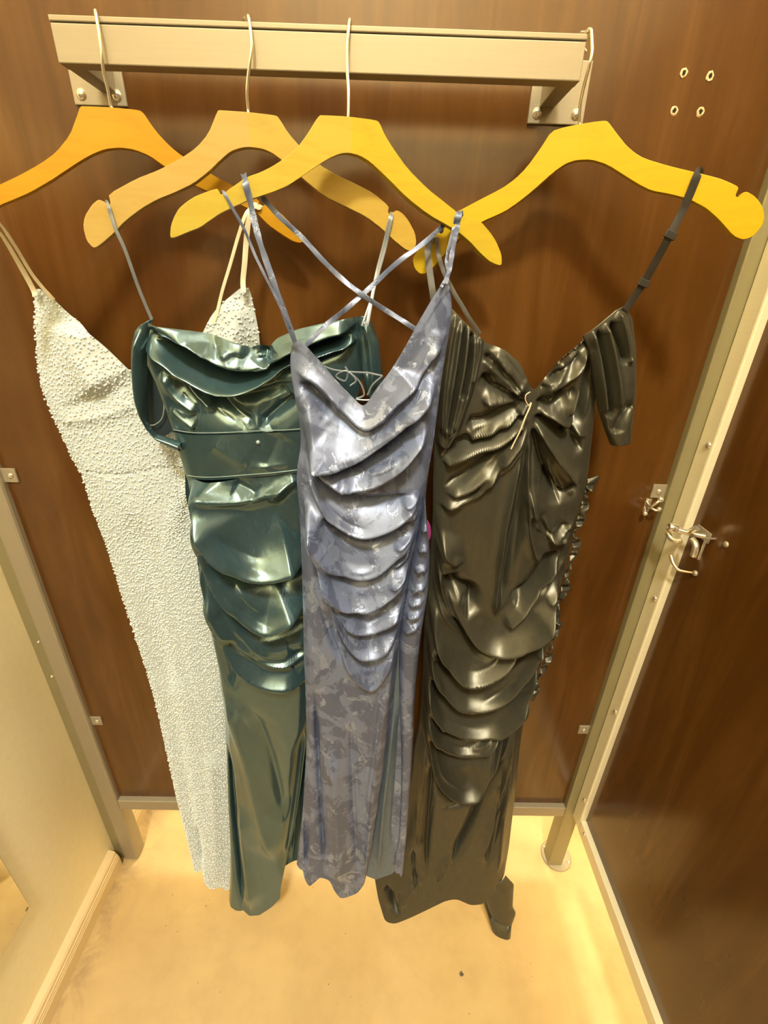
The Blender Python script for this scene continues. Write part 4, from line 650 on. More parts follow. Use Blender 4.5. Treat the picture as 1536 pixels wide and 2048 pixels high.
[0.0992,-0.0588,1.6933],[0.0968,-0.0679,1.6973],[0.0941,-0.0771,1.6898],[0.0915,-0.0777,1.6737],[0.0799,-0.128,1.642],[0.0788,-0.14,1.6302],[0.0799,-0.154,1.6197],[0.0703,-0.172,1.6042]]}],"laces":[[[-0.0798,-0.146,1.5027],[-0.0663,-0.144,1.4981],[-0.0443,-0.142,1.4957],[-0.02,-0.142,1.495],[0.001,-0.144,1.4918]],[[-0.051,-0.144,1.5031],[-0.047,-0.144,1.4952],[-0.0514,-0.142,1.4832],[-0.0639,-0.142,1.4897],[-0.0497,-0.144,1.4972],[-0.0359,-0.144,1.4854],[-0.0443,-0.144,1.4769]],[[-0.0443,-0.142,1.495],[-0.0305,-0.14,1.4814],[-0.0247,-0.14,1.4641],[-0.036,-0.142,1.4586],[-0.016,-0.142,1.4577],[-0.0019,-0.144,1.4655]],[[0.001,-0.144,1.4918],[-0.0128,-0.141,1.4786],[-0.0197,-0.14,1.4642]]],"seam":[[0.0657,-0.186,1.335],[0.0641,-0.186,1.2899],[0.0591,-0.186,1.2464],[0.0532,-0.186,1.2099],[0.0481,-0.186,1.1519],[0.0417,-0.186,1.0703]],"ribbon":[[0.07,-0.15,1.2762],[0.0766,-0.152,1.2694],[0.0813,-0.153,1.2575],
[0.0817,-0.152,1.2414],[0.0747,-0.15,1.2279]]}
DATA['black'] = {"y":-0.085,"k":0.0,"xc":0.2198,"lean":0.1,"patches":[{"name":"body","comp":1.2,"sag":[0.55,0.5,0.25,0.12,0.12,0.1],"mat":"black","nu":280,"nv":560,"bulge":[0.018,0.028,0.028,0.026,0.026,0.03],"front":True,"T":[[0.0975,1.5641],[0.1161,1.5548],[0.1454,1.5362],[0.1732,1.5274],[0.1977,1.5094],[0.2107,1.4884],[0.2164,1.4762],[0.2241,1.4705],[0.2291,1.4765],[0.2332,1.4868],[0.2465,1.5036],[0.277,1.5343],[0.2898,1.5481],[0.3107,1.56]],"L":[[0.0996,1.5633],[0.0898,1.508],[0.087,1.4488],[0.0863,1.3849],[0.0898,1.3159],[0.0945,1.2507],[0.095,1.1835],[0.0964,1.0838],[0.0947,1.0219],[0.0992,0.9053],[0.1024,0.805],[0.1016,0.7275],[0.0948,0.6467],[0.0928,0.5472],[0.0865,0.4142],[0.0692,0.3031],[0.0107,0.2282]],"R":[[0.3174,1.5591],[0.3243,1.5143],[0.3334,1.4553],[0.3409,1.3916],[0.3486,1.3316],[0.3485,1.286],[0.3452,1.2278],[0.3474,1.187],[0.3467,1.1222],[0.3436,1.0646],[0.3483,1.0037],[0.3472,0.9389],
[0.3393,0.8839],[0.3342,0.826],[0.3336,0.7494],[0.3394,0.6528],[0.3505,0.4855],[0.3554,0.3242],[0.3533,0.2341]],"B":[[0.0107,0.2327],[0.0238,0.1688],[0.0425,0.1071],[0.0666,0.1008],[0.1081,0.1249],[0.153,0.1542],[0.1973,0.1837],[0.2258,0.1893],[0.2643,0.1646],[0.2972,0.1652],[0.3213,0.191],[0.352,0.2391]],"folds":[{"a":0.008,"w1":0.008,"w2":0.006,"e":0.18,"p":[[0.1518,1.5255],[0.1758,1.5088],[0.207,1.4738],[0.2178,1.463]]},{"a":0.007,"w1":0.008,"w2":0.006,"e":0.18,"p":[[0.1462,1.5115],[0.1746,1.4911],[0.2131,1.4591]]},{"a":-0.007,"w1":0.008,"w2":0.006,"e":0.18,"p":[[0.145,1.5219],[0.1732,1.5017],[0.2119,1.4665]]},{"a":-0.01,"w1":0.008,"w2":0.008,"e":0.15,"p":[[0.1483,1.4939],[0.1659,1.4727],[0.1937,1.4623],[0.2187,1.457]]},{"a":0.008,"w1":0.01,"w2":0.006,"e":0.2,"p":[[0.1494,1.4537],[0.1797,1.4545],[0.2192,1.454]]},{"a":-0.011,"w1":0.009,"w2":0.009,"e":0.12,"p":[[0.1309,1.4131],[0.1612,1.4194],
[0.1899,1.4357],[0.2213,1.4556]]},{"a":0.01,"w1":0.012,"w2":0.006,"e":0.12,"p":[[0.1332,1.3907],[0.171,1.4038],[0.1993,1.4243],[0.2243,1.4466]]},{"a":-0.013,"w1":0.009,"w2":0.008,"e":0.1,"p":[[0.0962,1.3608],[0.1341,1.3826],[0.1756,1.3983],[0.2004,1.4165],[0.224,1.4389]]},{"a":0.011,"w1":0.012,"w2":0.006,"e":0.1,"p":[[0.0985,1.3524],[0.1353,1.3702],[0.1809,1.3879],[0.2091,1.4104],[0.226,1.4313]]},{"a":-0.009,"w1":0.008,"w2":0.007,"e":0.15,"p":[[0.1045,1.309],[0.1398,1.3276],[0.1797,1.3672],[0.2106,1.4008],[0.2281,1.4235]]},{"a":0.009,"w1":0.012,"w2":0.008,"e":0.15,"p":[[0.1052,1.3],[0.1416,1.31],[0.183,1.3418],[0.2131,1.3847],[0.2299,1.4173]]},{"a":0.009,"w1":0.01,"w2":0.006,"e":0.2,"p":[[0.0945,1.2768],[0.1356,1.2871],[0.1664,1.3106],[0.194,1.3507]]},{"a":-0.008,"w1":0.008,"w2":0.008,"e":0.2,"p":[[0.1189,1.2867],[0.154,1.3103],[0.1824,1.3461],[0.1984,1.376]]},{"a":-0.013,"w1":0.01,"w2":0.009,"e":0.15,"p":[[0.2296,1.4093],
[0.2302,1.3516],[0.2306,1.2804],[0.2301,1.203],[0.2284,1.1402],[0.2303,1.0731]]},{"a":0.01,"w1":0.012,"w2":0.008,"e":0.15,"p":[[0.2262,1.4012],[0.218,1.3253],[0.2146,1.2324],[0.2183,1.1069],[0.2211,1.0494]]},{"a":0.009,"w1":0.008,"w2":0.008,"e":0.15,"p":[[0.2314,1.4173],[0.2361,1.3603],[0.2459,1.2901],[0.2636,1.2238],[0.2918,1.1632]]},{"a":-0.011,"w1":0.008,"w2":0.01,"e":0.15,"p":[[0.2345,1.4174],[0.2569,1.3608],[0.2876,1.3048],[0.3045,1.2824]]},{"a":0.01,"w1":0.01,"w2":0.008,"e":0.15,"p":[[0.2363,1.4253],[0.2778,1.3781],[0.3185,1.3367],[0.3335,1.3239]]},{"a":-0.01,"w1":0.01,"w2":0.008,"e":0.15,"p":[[0.2334,1.433],[0.2631,1.4142],[0.2991,1.391],[0.328,1.3753]]},{"a":0.008,"w1":0.01,"w2":0.006,"e":0.2,"p":[[0.2345,1.4446],[0.2672,1.4339],[0.3028,1.4113],[0.3297,1.3959]]},{"a":-0.009,"w1":0.007,"w2":0.007,"e":0.2,"p":[[0.2326,1.4559],[0.2564,1.4505],[0.2675,1.4643],[0.2601,1.4788]]},{"a":0.008,"w1":0.01,"w2":0.006,"e":0.2,"p":[[0.2348,1.4782],
[0.2603,1.4897],[0.2853,1.5291]]},{"a":-0.008,"w1":0.007,"w2":0.007,"e":0.2,"p":[[0.2393,1.4819],[0.2656,1.5006],[0.2897,1.5257]]},{"a":0.007,"w1":0.009,"w2":0.006,"e":0.2,"p":[[0.2351,1.4634],[0.2721,1.4864],[0.2992,1.5156]]},{"a":-0.012,"w1":0.012,"w2":0.01,"e":0.15,"p":[[0.3034,1.5295],[0.305,1.4727],[0.3011,1.4192],[0.2881,1.3866]]},{"a":0.01,"w1":0.01,"w2":0.008,"e":0.2,"p":[[0.2947,1.5361],[0.2959,1.4798],[0.2879,1.4267]]},{"a":-0.01,"w1":0.01,"w2":0.01,"e":0.2,"p":[[0.2541,1.2811],[0.2776,1.2438],[0.3018,1.2298],[0.3356,1.2549]]},{"a":0.01,"w1":0.012,"w2":0.007,"e":0.15,"p":[[0.2425,1.3259],[0.2724,1.2485],[0.3023,1.2268],[0.3294,1.2432],[0.3421,1.2646]]},{"a":-0.01,"w1":0.008,"w2":0.008,"e":0.2,"p":[[0.2655,1.3353],[0.2918,1.3049],[0.3166,1.3056],[0.3345,1.3195]]},{"a":0.008,"w1":0.01,"w2":0.006,"e":0.25,"p":[[0.2879,1.2343],[0.3167,1.2203],[0.3353,1.2356]]},{"a":0.0203,"w1":0.022,"w2":0.009,"e":0.08,"p":[[0.0957,1.239],
[0.108,1.1689],[0.127,1.0933],[0.1572,1.0406],[0.1992,1.0002],[0.2379,0.9962],[0.2725,1.0194],[0.3,1.0515],[0.3179,1.0892],[0.3318,1.1429]]},{"a":-0.0174,"w1":0.01,"w2":0.012,"e":0.15,"p":[[0.1133,1.1479],[0.1441,1.0592],[0.1892,0.9937],[0.2357,0.9759],[0.281,1.0023],[0.3157,1.0543]]},{"a":-0.0174,"w1":0.012,"w2":0.012,"e":0.2,"p":[[0.1178,1.1586],[0.1429,1.1216],[0.1675,1.1056],[0.1746,1.0831],[0.1683,1.0539]]},{"a":0.008,"w1":0.012,"w2":0.008,"e":0.2,"p":[[0.0929,1.2768],[0.1067,1.2295],[0.1276,1.1901],[0.1562,1.1702]]},{"a":-0.008,"w1":0.008,"w2":0.008,"e":0.2,"p":[[0.0898,1.2484],[0.1063,1.1792],[0.1287,1.1267],[0.1554,1.0883]]},{"a":-0.0174,"w1":0.012,"w2":0.01,"e":0.15,"p":[[0.2429,1.0963],[0.2736,1.1084],[0.2955,1.142],[0.3171,1.1951]]},{"a":0.0145,"w1":0.01,"w2":0.007,"e":0.15,"p":[[0.237,1.0379],[0.2763,1.0915],[0.3046,1.1422],[0.3253,1.185]]},{"a":0.0188,"w1":0.02,"w2":0.008,"e":0.08,"p":[[0.0954,1.0924],
[0.1118,1.0225],[0.1382,0.9605],[0.1719,0.9219],[0.2086,0.9202],[0.2567,0.9533],[0.2874,1.005],[0.316,1.0578],[0.3271,1.1098]]},{"a":-0.0174,"w1":0.01,"w2":0.012,"e":0.15,"p":[[0.118,0.9918],[0.1523,0.9147],[0.195,0.8954],[0.2536,0.9173],[0.2987,0.984],[0.3267,1.0462]]},{"a":0.0188,"w1":0.018,"w2":0.008,"e":0.08,"p":[[0.0937,1.0341],[0.1114,0.9468],[0.1399,0.8801],[0.1742,0.8455],[0.2064,0.8392],[0.2566,0.8577],[0.2904,0.9034],[0.3128,0.9586],[0.3274,1.0159]]},{"a":-0.0174,"w1":0.01,"w2":0.012,"e":0.15,"p":[[0.1138,0.9137],[0.1487,0.8376],[0.1983,0.817],[0.2552,0.8288],[0.3006,0.8773],[0.3239,0.9524]]},{"a":0.0174,"w1":0.016,"w2":0.008,"e":0.08,"p":[[0.0946,0.9594],[0.1136,0.8583],[0.1417,0.7931],[0.1879,0.7606],[0.2321,0.7555],[0.2682,0.772],[0.299,0.8196],[0.3226,0.8821],[0.3323,0.9328]]},{"a":-0.0145,"w1":0.008,"w2":0.01,"e":0.15,"p":[[0.1182,0.8223],[0.1561,0.7504],[0.2127,0.733],[0.2766,0.7504],
[0.3149,0.82]]},{"a":0.0188,"w1":0.014,"w2":0.007,"e":0.08,"p":[[0.0978,0.8928],[0.1182,0.7925],[0.1469,0.7281],[0.1888,0.6942],[0.2414,0.7051],[0.2814,0.7631],[0.3107,0.8199],[0.3236,0.8638]]},{"a":-0.0174,"w1":0.012,"w2":0.014,"e":0.15,"p":[[0.1203,0.762],[0.1504,0.6835],[0.1981,0.6556],[0.2477,0.6699],[0.2865,0.719],[0.3155,0.7825]]},{"a":0.0217,"w1":0.022,"w2":0.006,"e":0.08,"p":[[0.1034,0.8219],[0.1186,0.7384],[0.1424,0.638],[0.1856,0.5747],[0.2211,0.5589],[0.2559,0.5764],[0.2751,0.6412],[0.2884,0.7127],[0.3101,0.7823]]},{"a":-0.0174,"w1":0.01,"w2":0.014,"e":0.2,"p":[[0.1346,0.6181],[0.1792,0.5362],[0.2283,0.5206],[0.2705,0.5718],[0.2894,0.6547]]},{"a":-0.0159,"w1":0.008,"w2":0.012,"e":0.15,"p":[[0.2962,0.7666],[0.2837,0.6545],[0.2665,0.555],[0.2482,0.4365],[0.2034,0.2907]]},{"a":0.009,"w1":0.014,"w2":0.01,"e":0.2,"p":[[0.3149,0.7514],[0.3109,0.6224],[0.2997,0.4716],[0.2792,0.3007]]},
{"a":-0.009,"w1":0.007,"w2":0.007,"e":0.2,"p":[[0.1381,0.6671],[0.1403,0.5687],[0.1398,0.5017],[0.1401,0.4172],[0.1439,0.2556]]},{"a":0.008,"w1":0.012,"w2":0.008,"e":0.2,"p":[[0.1157,0.6987],[0.1163,0.5348],[0.1184,0.3316]]},{"a":-0.008,"w1":0.008,"w2":0.008,"e":0.2,"p":[[0.3015,0.6057],[0.3034,0.4377],[0.295,0.267]]},{"a":0.008,"w1":0.012,"w2":0.008,"e":0.2,"p":[[0.3202,0.6391],[0.3215,0.4721],[0.3288,0.2506]]},{"a":-0.004,"w1":0.005,"w2":0.006,"e":0.4,"p":[[0.1652,0.4821],[0.1949,0.4895],[0.2262,0.5037]]},{"a":-0.007,"w1":0.007,"w2":0.007,"e":0.3,"p":[[0.1063,0.3484],[0.1127,0.2635],[0.1261,0.1959]]},{"a":0.008,"w1":0.012,"w2":0.01,"e":0.3,"p":[[0.0684,0.1276],[0.0981,0.2123],[0.1418,0.247]]},{"a":-0.0145,"w1":0.01,"w2":0.01,"e":0.3,"p":[[0.0397,0.2112],[0.061,0.1526],[0.0819,0.1195]]},{"a":0.006,"w1":0.008,"w2":0.006,"e":0.3,"p":[[0.1711,0.2306],[0.1848,0.2819],[0.2004,0.3333]]},{"a":0.005,"w1":0.005,"w2":0.004,"e":0.3,"p":[[0.3186,1.2103],
[0.3334,1.2237],[0.3397,1.2357]]},{"a":0.005,"w1":0.005,"w2":0.004,"e":0.3,"p":[[0.3117,1.1531],[0.329,1.1663],[0.3388,1.1802]]},{"a":0.005,"w1":0.005,"w2":0.004,"e":0.3,"p":[[0.3069,1.1037],[0.3218,1.1186],[0.3339,1.1321]]},{"a":0.005,"w1":0.005,"w2":0.004,"e":0.3,"p":[[0.3087,1.0398],[0.3246,1.058],[0.3344,1.0816]]},{"a":0.005,"w1":0.005,"w2":0.004,"e":0.3,"p":[[0.3077,0.9714],[0.326,0.991],[0.3376,1.0137]]},{"a":0.005,"w1":0.005,"w2":0.004,"e":0.3,"p":[[0.3065,0.9051],[0.3214,0.9259],[0.3333,0.95]]}]},{"name":"back","mat":"black","nu":70,"nv":140,"bulge":[-0.014,-0.016,-0.016],"back":True,"T":[[0.0975,1.5641],[0.1353,1.5112],[0.1786,1.4619],[0.2269,1.4444],[0.269,1.4643],[0.2956,1.5155],[0.3107,1.56]],"L":[[0.0996,1.5633],[0.0898,1.508],[0.087,1.4488],[0.0863,1.3849],[0.0898,1.3159],[0.0945,1.2507],[0.095,1.1835],[0.0964,1.0838],[0.0947,1.0219],[0.0992,0.9053],[0.1024,0.805],[0.1016,0.7275],
[0.0948,0.6467],[0.0928,0.5472],[0.0865,0.4142],[0.0692,0.3031],[0.0107,0.2282]],"R":[[0.3174,1.5591],[0.3243,1.5143],[0.3334,1.4553],[0.3409,1.3916],[0.3486,1.3316],[0.3485,1.286],[0.3452,1.2278],[0.3474,1.187],[0.3467,1.1222],[0.3436,1.0646],[0.3483,1.0037],[0.3472,0.9389],[0.3393,0.8839],[0.3342,0.826],[0.3336,0.7494],[0.3394,0.6528],[0.3505,0.4855],[0.3554,0.3242],[0.3533,0.2341]],"B":[[0.0107,0.2327],[0.0786,0.212],[0.2074,0.2313],[0.2858,0.2242],[0.352,0.2391]],"folds":[]},{"name":"sleeve","comp":1.0,"mat":"black","nu":110,"nv":130,"bulge":[0.006,0.016,0.012],"off":0.016,"solid":True,"T":[[0.0861,1.5882],[0.0952,1.5785],[0.118,1.5586],[0.1451,1.5376]],"L":[[0.0861,1.5882],[0.0812,1.5379],[0.0808,1.4682],[0.0849,1.4155],[0.0918,1.3855]],"R":[[0.1451,1.5376],[0.1446,1.5125],[0.1372,1.4624],[0.1239,1.4087],[0.1081,1.3786]],"B":[[0.0918,1.3855],[0.1002,1.3792],[0.1081,1.3786]],"folds":[{"a":0.007,"w1":0.004,"w2":0.004,"e":0.1,"p":[[0.1006,1.5723],
[0.0951,1.5249],[0.0918,1.4612],[0.0938,1.4]]},{"a":0.007,"w1":0.004,"w2":0.004,"e":0.1,"p":[[0.1097,1.5648],[0.1064,1.5115],[0.1022,1.4614],[0.1007,1.3922]]},{"a":0.007,"w1":0.004,"w2":0.004,"e":0.1,"p":[[0.1203,1.5574],[0.1187,1.5049],[0.1134,1.4543],[0.1053,1.3923]]},{"a":0.007,"w1":0.004,"w2":0.004,"e":0.1,"p":[[0.1295,1.5498],[0.131,1.5052],[0.1253,1.4547],[0.1116,1.4004]]},{"a":0.006,"w1":0.003,"w2":0.003,"e":0.1,"p":[[0.1381,1.5428],[0.1388,1.5123],[0.1341,1.4769]]},{"a":-0.007,"w1":0.004,"w2":0.004,"e":0.1,"p":[[0.1151,1.5598],[0.1129,1.5117],[0.1082,1.4616],[0.1015,1.4002]]},{"a":-0.007,"w1":0.004,"w2":0.004,"e":0.1,"p":[[0.125,1.5523],[0.1255,1.5085],[0.1194,1.4545]]}]},{"name":"sleeve","comp":1.0,"mat":"black","nu":110,"nv":140,"bulge":[0.008,0.02,0.018],"off":0.016,"solid":True,"T":[[0.2858,1.5482],[0.3048,1.567],[0.3216,1.5833],[0.336,1.5893]],"L":[[0.2858,1.5482],[0.299,1.5305],
[0.3136,1.4893],[0.3312,1.4457],[0.3483,1.4153],[0.3648,1.3894]],"R":[[0.336,1.5893],[0.3504,1.5714],[0.3659,1.5323],[0.3804,1.4766],[0.3859,1.4395],[0.3925,1.3974]],"B":[[0.3648,1.3894],[0.377,1.3938],[0.3925,1.3974]],"folds":[{"a":0.006,"w1":0.004,"w2":0.004,"e":0.1,"p":[[0.2954,1.5557],[0.3099,1.524],[0.3223,1.4895],[0.3405,1.4383]]},{"a":-0.008,"w1":0.005,"w2":0.005,"e":0.1,"p":[[0.3015,1.5598],[0.314,1.5309],[0.3311,1.4897],[0.3499,1.4309]]},{"a":0.006,"w1":0.004,"w2":0.004,"e":0.1,"p":[[0.3098,1.5664],[0.3237,1.5379],[0.3396,1.4971],[0.3568,1.4463]]},{"a":-0.008,"w1":0.005,"w2":0.005,"e":0.15,"p":[[0.3172,1.5705],[0.3289,1.5513],[0.341,1.5317],[0.3506,1.5114]]},{"a":0.005,"w1":0.004,"w2":0.004,"e":0.1,"p":[[0.3254,1.5821],[0.3416,1.5517],[0.3578,1.5116]]},{"a":-0.006,"w1":0.008,"w2":0.006,"e":0.2,"p":[[0.3602,1.4077],[0.3621,1.4312],[0.3708,1.4505],[0.3807,1.453]]},{"a":0.006,"w1":0.004,"w2":0.004,"e":0.1,"p":[[0.294,1.5371],
[0.3105,1.4963],[0.3279,1.4531],[0.3585,1.3957]]}]},{"name":"train","mat":"black","nu":50,"nv":60,"bulge":[0.012,0.012],"off":0.004,"solid":True,"T":[[0.2857,0.2088],[0.3205,0.2162],[0.3546,0.2288]],"L":[[0.2857,0.2088],[0.2993,0.1548],[0.3186,0.0962],[0.3348,0.0444]],"R":[[0.3546,0.2288],[0.3799,0.1986],[0.3834,0.1225],[0.3946,0.1025],[0.3862,0.062],[0.3868,0.0235]],"B":[[0.3348,0.0444],[0.36,0.0348],[0.3868,0.0235]],"folds":[{"a":-0.006,"w1":0.006,"w2":0.006,"e":0.18,"p":[[0.29,0.1885],[0.316,0.1129],[0.3368,0.0713]]},{"a":-0.01,"w1":0.004,"w2":0.008,"e":0.1,"p":[[0.3298,0.0913],[0.357,0.0716],[0.3838,0.0586]]}]}],"straps":[{"w":0.0105,"p":[[0.3855,-0.11,1.7263],[0.3856,-0.11,1.7375],[0.3806,-0.1169,1.7396],[0.3759,-0.124,1.7347],[0.3735,-0.1229,1.7157],[0.3694,-0.122,1.6949],[0.3581,-0.13,1.6713],[0.3541,-0.124,1.6484],[0.3482,-0.117,1.6219],[0.3407,-0.112,1.5994],[0.3334,-0.11,1.5835]]},
{"w":0.009,"p":[[0.0836,-0.023,1.6826],[0.0787,-0.0309,1.6792],[0.0686,-0.0382,1.6696],[0.06,-0.066,1.6549],[0.0621,-0.076,1.6325],[0.067,-0.09,1.6044],[0.0743,-0.096,1.5729],[0.0842,-0.1,1.5504]]},{"w":0.006,"p":[[0.0839,-0.0231,1.6788],[0.079,-0.0309,1.6755],[0.0744,-0.0388,1.6684],[0.074,-0.07,1.649],[0.0819,-0.078,1.6268],[0.0961,-0.088,1.602],[0.1105,-0.094,1.5822],[0.1213,-0.098,1.5671],[0.1386,-0.102,1.5467]]}],"ruffle":[[0.344,-0.098,1.3266],[0.3436,-0.098,1.2904],[0.3411,-0.098,1.238],[0.3443,-0.098,1.1928],[0.3436,-0.098,1.1289],[0.3407,-0.098,1.0722],[0.3454,-0.098,1.0122],[0.3443,-0.098,0.9482],[0.3371,-0.098,0.8912],[0.3286,-0.098,0.8295]],"neck":[[0.2525,-0.098,1.5045],[0.2658,-0.098,1.5196],[0.2794,-0.098,1.5318],[0.2924,-0.098,1.5457],[0.3027,-0.098,1.5574],[0.3185,-0.098,1.5664],[0.3325,-0.098,1.5818]],"tag":[[[0.2175,-0.124,1.4512],[0.211,-0.126,1.4603],[0.2103,-0.127,1.4677],
[0.2163,-0.124,1.4715]],[[0.2175,-0.124,1.4512],[0.2198,-0.126,1.4561],[0.2182,-0.128,1.4492],[0.2127,-0.132,1.4352],[0.2077,-0.134,1.416],[0.2026,-0.134,1.4005],[0.1985,-0.134,1.3878]]]}

# ------------------------------------------------------------------ hangers
def make_hanger(i, d, hook_pts, mat, label):
    x0, y0, z0, yaw, roll = d['pose']
    root = tag(empty('wooden_hanger', (x0, y0, z0)), label, 'hanger', 'wooden hangers on the hang bar')
    bm = bmesh.new()
    vs_ = [bm.verts.new((x, 0, z)) for x, z in d['out']]
    bm.faces.new(vs_)
    for k in range(-23, 24):
        if k == 0: continue
        bmesh.ops.bisect_plane(bm, geom=bm.verts[:] + bm.edges[:] + bm.faces[:], plane_co=(k * 0.01, 0, 0), plane_no=(1, 0, 0))
    r = bmesh.ops.extrude_face_region(bm, geom=bm.faces[:])
    for v in r['geom']:
        if isinstance(v, bmesh.types.BMVert):
            v.co.y += 0.0115
    for v in bm.verts:
        v.co.y += -0.006 - d['bow'] * (v.co.x / 0.22) ** 2
    body = bm_obj('hanger_body', bm, mat, smooth=35, bevel=0.0022)
    body.rotation_mode = 'XYZ'
    m = Matrix.Rotation(yaw, 4, 'Z') @ Matrix.Rotation(-roll, 4, 'Y')
    body.matrix_world = Matrix.Translation((x0, y0, z0)) @ m
    body.parent = root
    body.matrix_parent_inverse = Matrix.Translation((x0, y0, z0)).inverted()
    hk = tube('hook', hook_pts, 0.0019, M['chrome'], None, 10, 8)
    adopt(root, hk)
    return root

HW = [
    maple('maple_amber', (0.445, 0.240, 0.009), (0.445, 0.234, 0.005), (0.405, 0.168, 0.005)),
    maple('maple_pale', (0.419, 0.291, 0.083), (0.436, 0.297, 0.050), (0.378, 0.225, 0.039)),
    maple('maple_honey', (0.469, 0.365, 0.056), (0.486, 0.360, 0.027), (0.423, 0.269, 0.025)),
    maple('maple_yellow', (0.510, 0.351, 0.010), (0.510, 0.344, 0.005), (0.497, 0.280, 0.006)),
]
HL = ['amber wooden hanger at the left end of the bar holding the beaded white gown',
      'pale tan wooden hanger holding the teal satin gown by ribbon loops in its notches',
      'honey wooden hanger in front of the others holding the lavender gown',
      'bright yellow wooden hanger at the right end of the bar holding the black gown']
for i in range(4):
    make_hanger(i, DATA['hangers'][i], DATA['hooks'][i], HW[i], HL[i])

# ------------------------------------------------------------------ gowns
def resample(c, n, q=None):
    c = np.array(c, float)
    s = np.concatenate([[0], np.cumsum(np.linalg.norm(np.diff(c, axis=0), axis=1))])
    s /= s[-1]
    t = np.linspace(0, 1, n) if q is None else q
    out = np.stack([np.interp(t, s, c[:, 0]), np.interp(t, s, c[:, 1])], 1)
    k = max(1, n // 90)
    for _ in range(3):                      # soften the corners of the traced seam
        o2 = out.copy()
        o2[k:-k] = (out[:-2*k] + 2 * out[k:-k] + out[2*k:]) / 4
        out = o2
    return out

def smooth01(x):
    x = np.clip(x, 0, 1)
    return x * x * (3 - 2 * x)

FOLD_GAIN, FOLD_TIGHT = 1.85, 0.9

def companions(folds, gain, seed):
    """smaller creases that run beside each main fold, as in hanging satin"""
    r = np.random.default_rng(seed)
    out = []
    for f in folds:
        if gain <= 0 or max(f['w1'], f['w2']) < 0.0055 or f['e'] < 0.045:
            continue
        p = catmull(f['p'], 8)
        t = np.gradient(p, axis=0)
        t /= np.linalg.norm(t, axis=1)[:, None] + 1e-9
        nrm = np.stack([-t[:, 1], t[:, 0]], 1)
        for _ in range(3):
            ln = r.uniform(.3, .65)
            u0 = r.uniform(0, 1 - ln)
            i0, i1 = int(u0 * len(p)), int((u0 + ln) * len(p))
            if i1 - i0 < 5:
                continue
            off = r.uniform(-1.0, 1.0) * (f['w1'] + f['w2']) * .6
            drift = r.uniform(-.5, .5) * off
            q = p[i0:i1] + nrm[i0:i1] * (off + drift * np.linspace(-1, 1, i1 - i0))[:, None]
            out.append(dict(a=abs(f['a']) * r.uniform(.12, .30) * gain * r.choice((1, -1)), w1=f['w1'] * r.uniform(.22, .4), w2=max(.0018, f['w2'] * r.uniform(.3, .5)), e=.4, p=q[::3].tolist()))
    return out

def fold_height(X, Z, folds):
    h = np.zeros_like(X)
    for f in folds:
        if len(f['p']) < 2:
            continue
        p = catmull(f['p'], 8)
        sl = np.linalg.norm(np.diff(p, axis=0), axis=1)
        d = np.concatenate([[0], np.cumsum(sl)])
        n = int(max(10, min(90, d[-1] / 0.005)))
        t = np.linspace(0, d[-1], n)
        px, pz = np.interp(t, d, p[:, 0]), np.interp(t, d, p[:, 1])
        w1, w2 = f['w1'] * FOLD_TIGHT, f['w2'] * FOLD_TIGHT
        R = 3.0 * max(w1, w2)
        m = (X > px.min() - R) & (X < px.max() + R) & (Z > pz.min() - R) & (Z < pz.max() + R)
        if not m.any():
            continue
        x, z = X[m], Z[m]
        best = np.full(x.shape, 1e9)
        uu = np.zeros(x.shape)
        cr = np.zeros(x.shape)
        for i in range(n - 1):
            ax, az = px[i], pz[i]
            bx, bz = px[i+1] - ax, pz[i+1] - az
            k = np.clip(((x - ax) * bx + (z - az) * bz) / (bx * bx + bz * bz + 1e-12), 0, 1)
            ex, ez = x - ax - k * bx, z - az - k * bz
            dd = ex * ex + ez * ez
            u = dd < best
            best[u] = dd[u]
            uu[u] = ((i + k) / (n - 1))[u]
            cr[u] = (bx * ez - bz * ex)[u]
        e = f['e']
        tap = smooth01(uu / e) * smooth01((1 - uu) / e)
        w = np.where(cr > 0, w1, w2) * (0.45 + 0.55 * tap)
        q = np.sqrt(best) / w
        # rounded crest, long soft flank
        prof = np.exp(-(np.sqrt(q * q + 0.06) - 0.245) * 1.25) * (1 - smooth01((q - 1.6) / 1.2))
        h[m] += FOLD_GAIN * f['a'] * tap * prof
    return h

def lerp_list(vals, t):
    return np.interp(t, np.linspace(0, 1, len(vals)), vals)

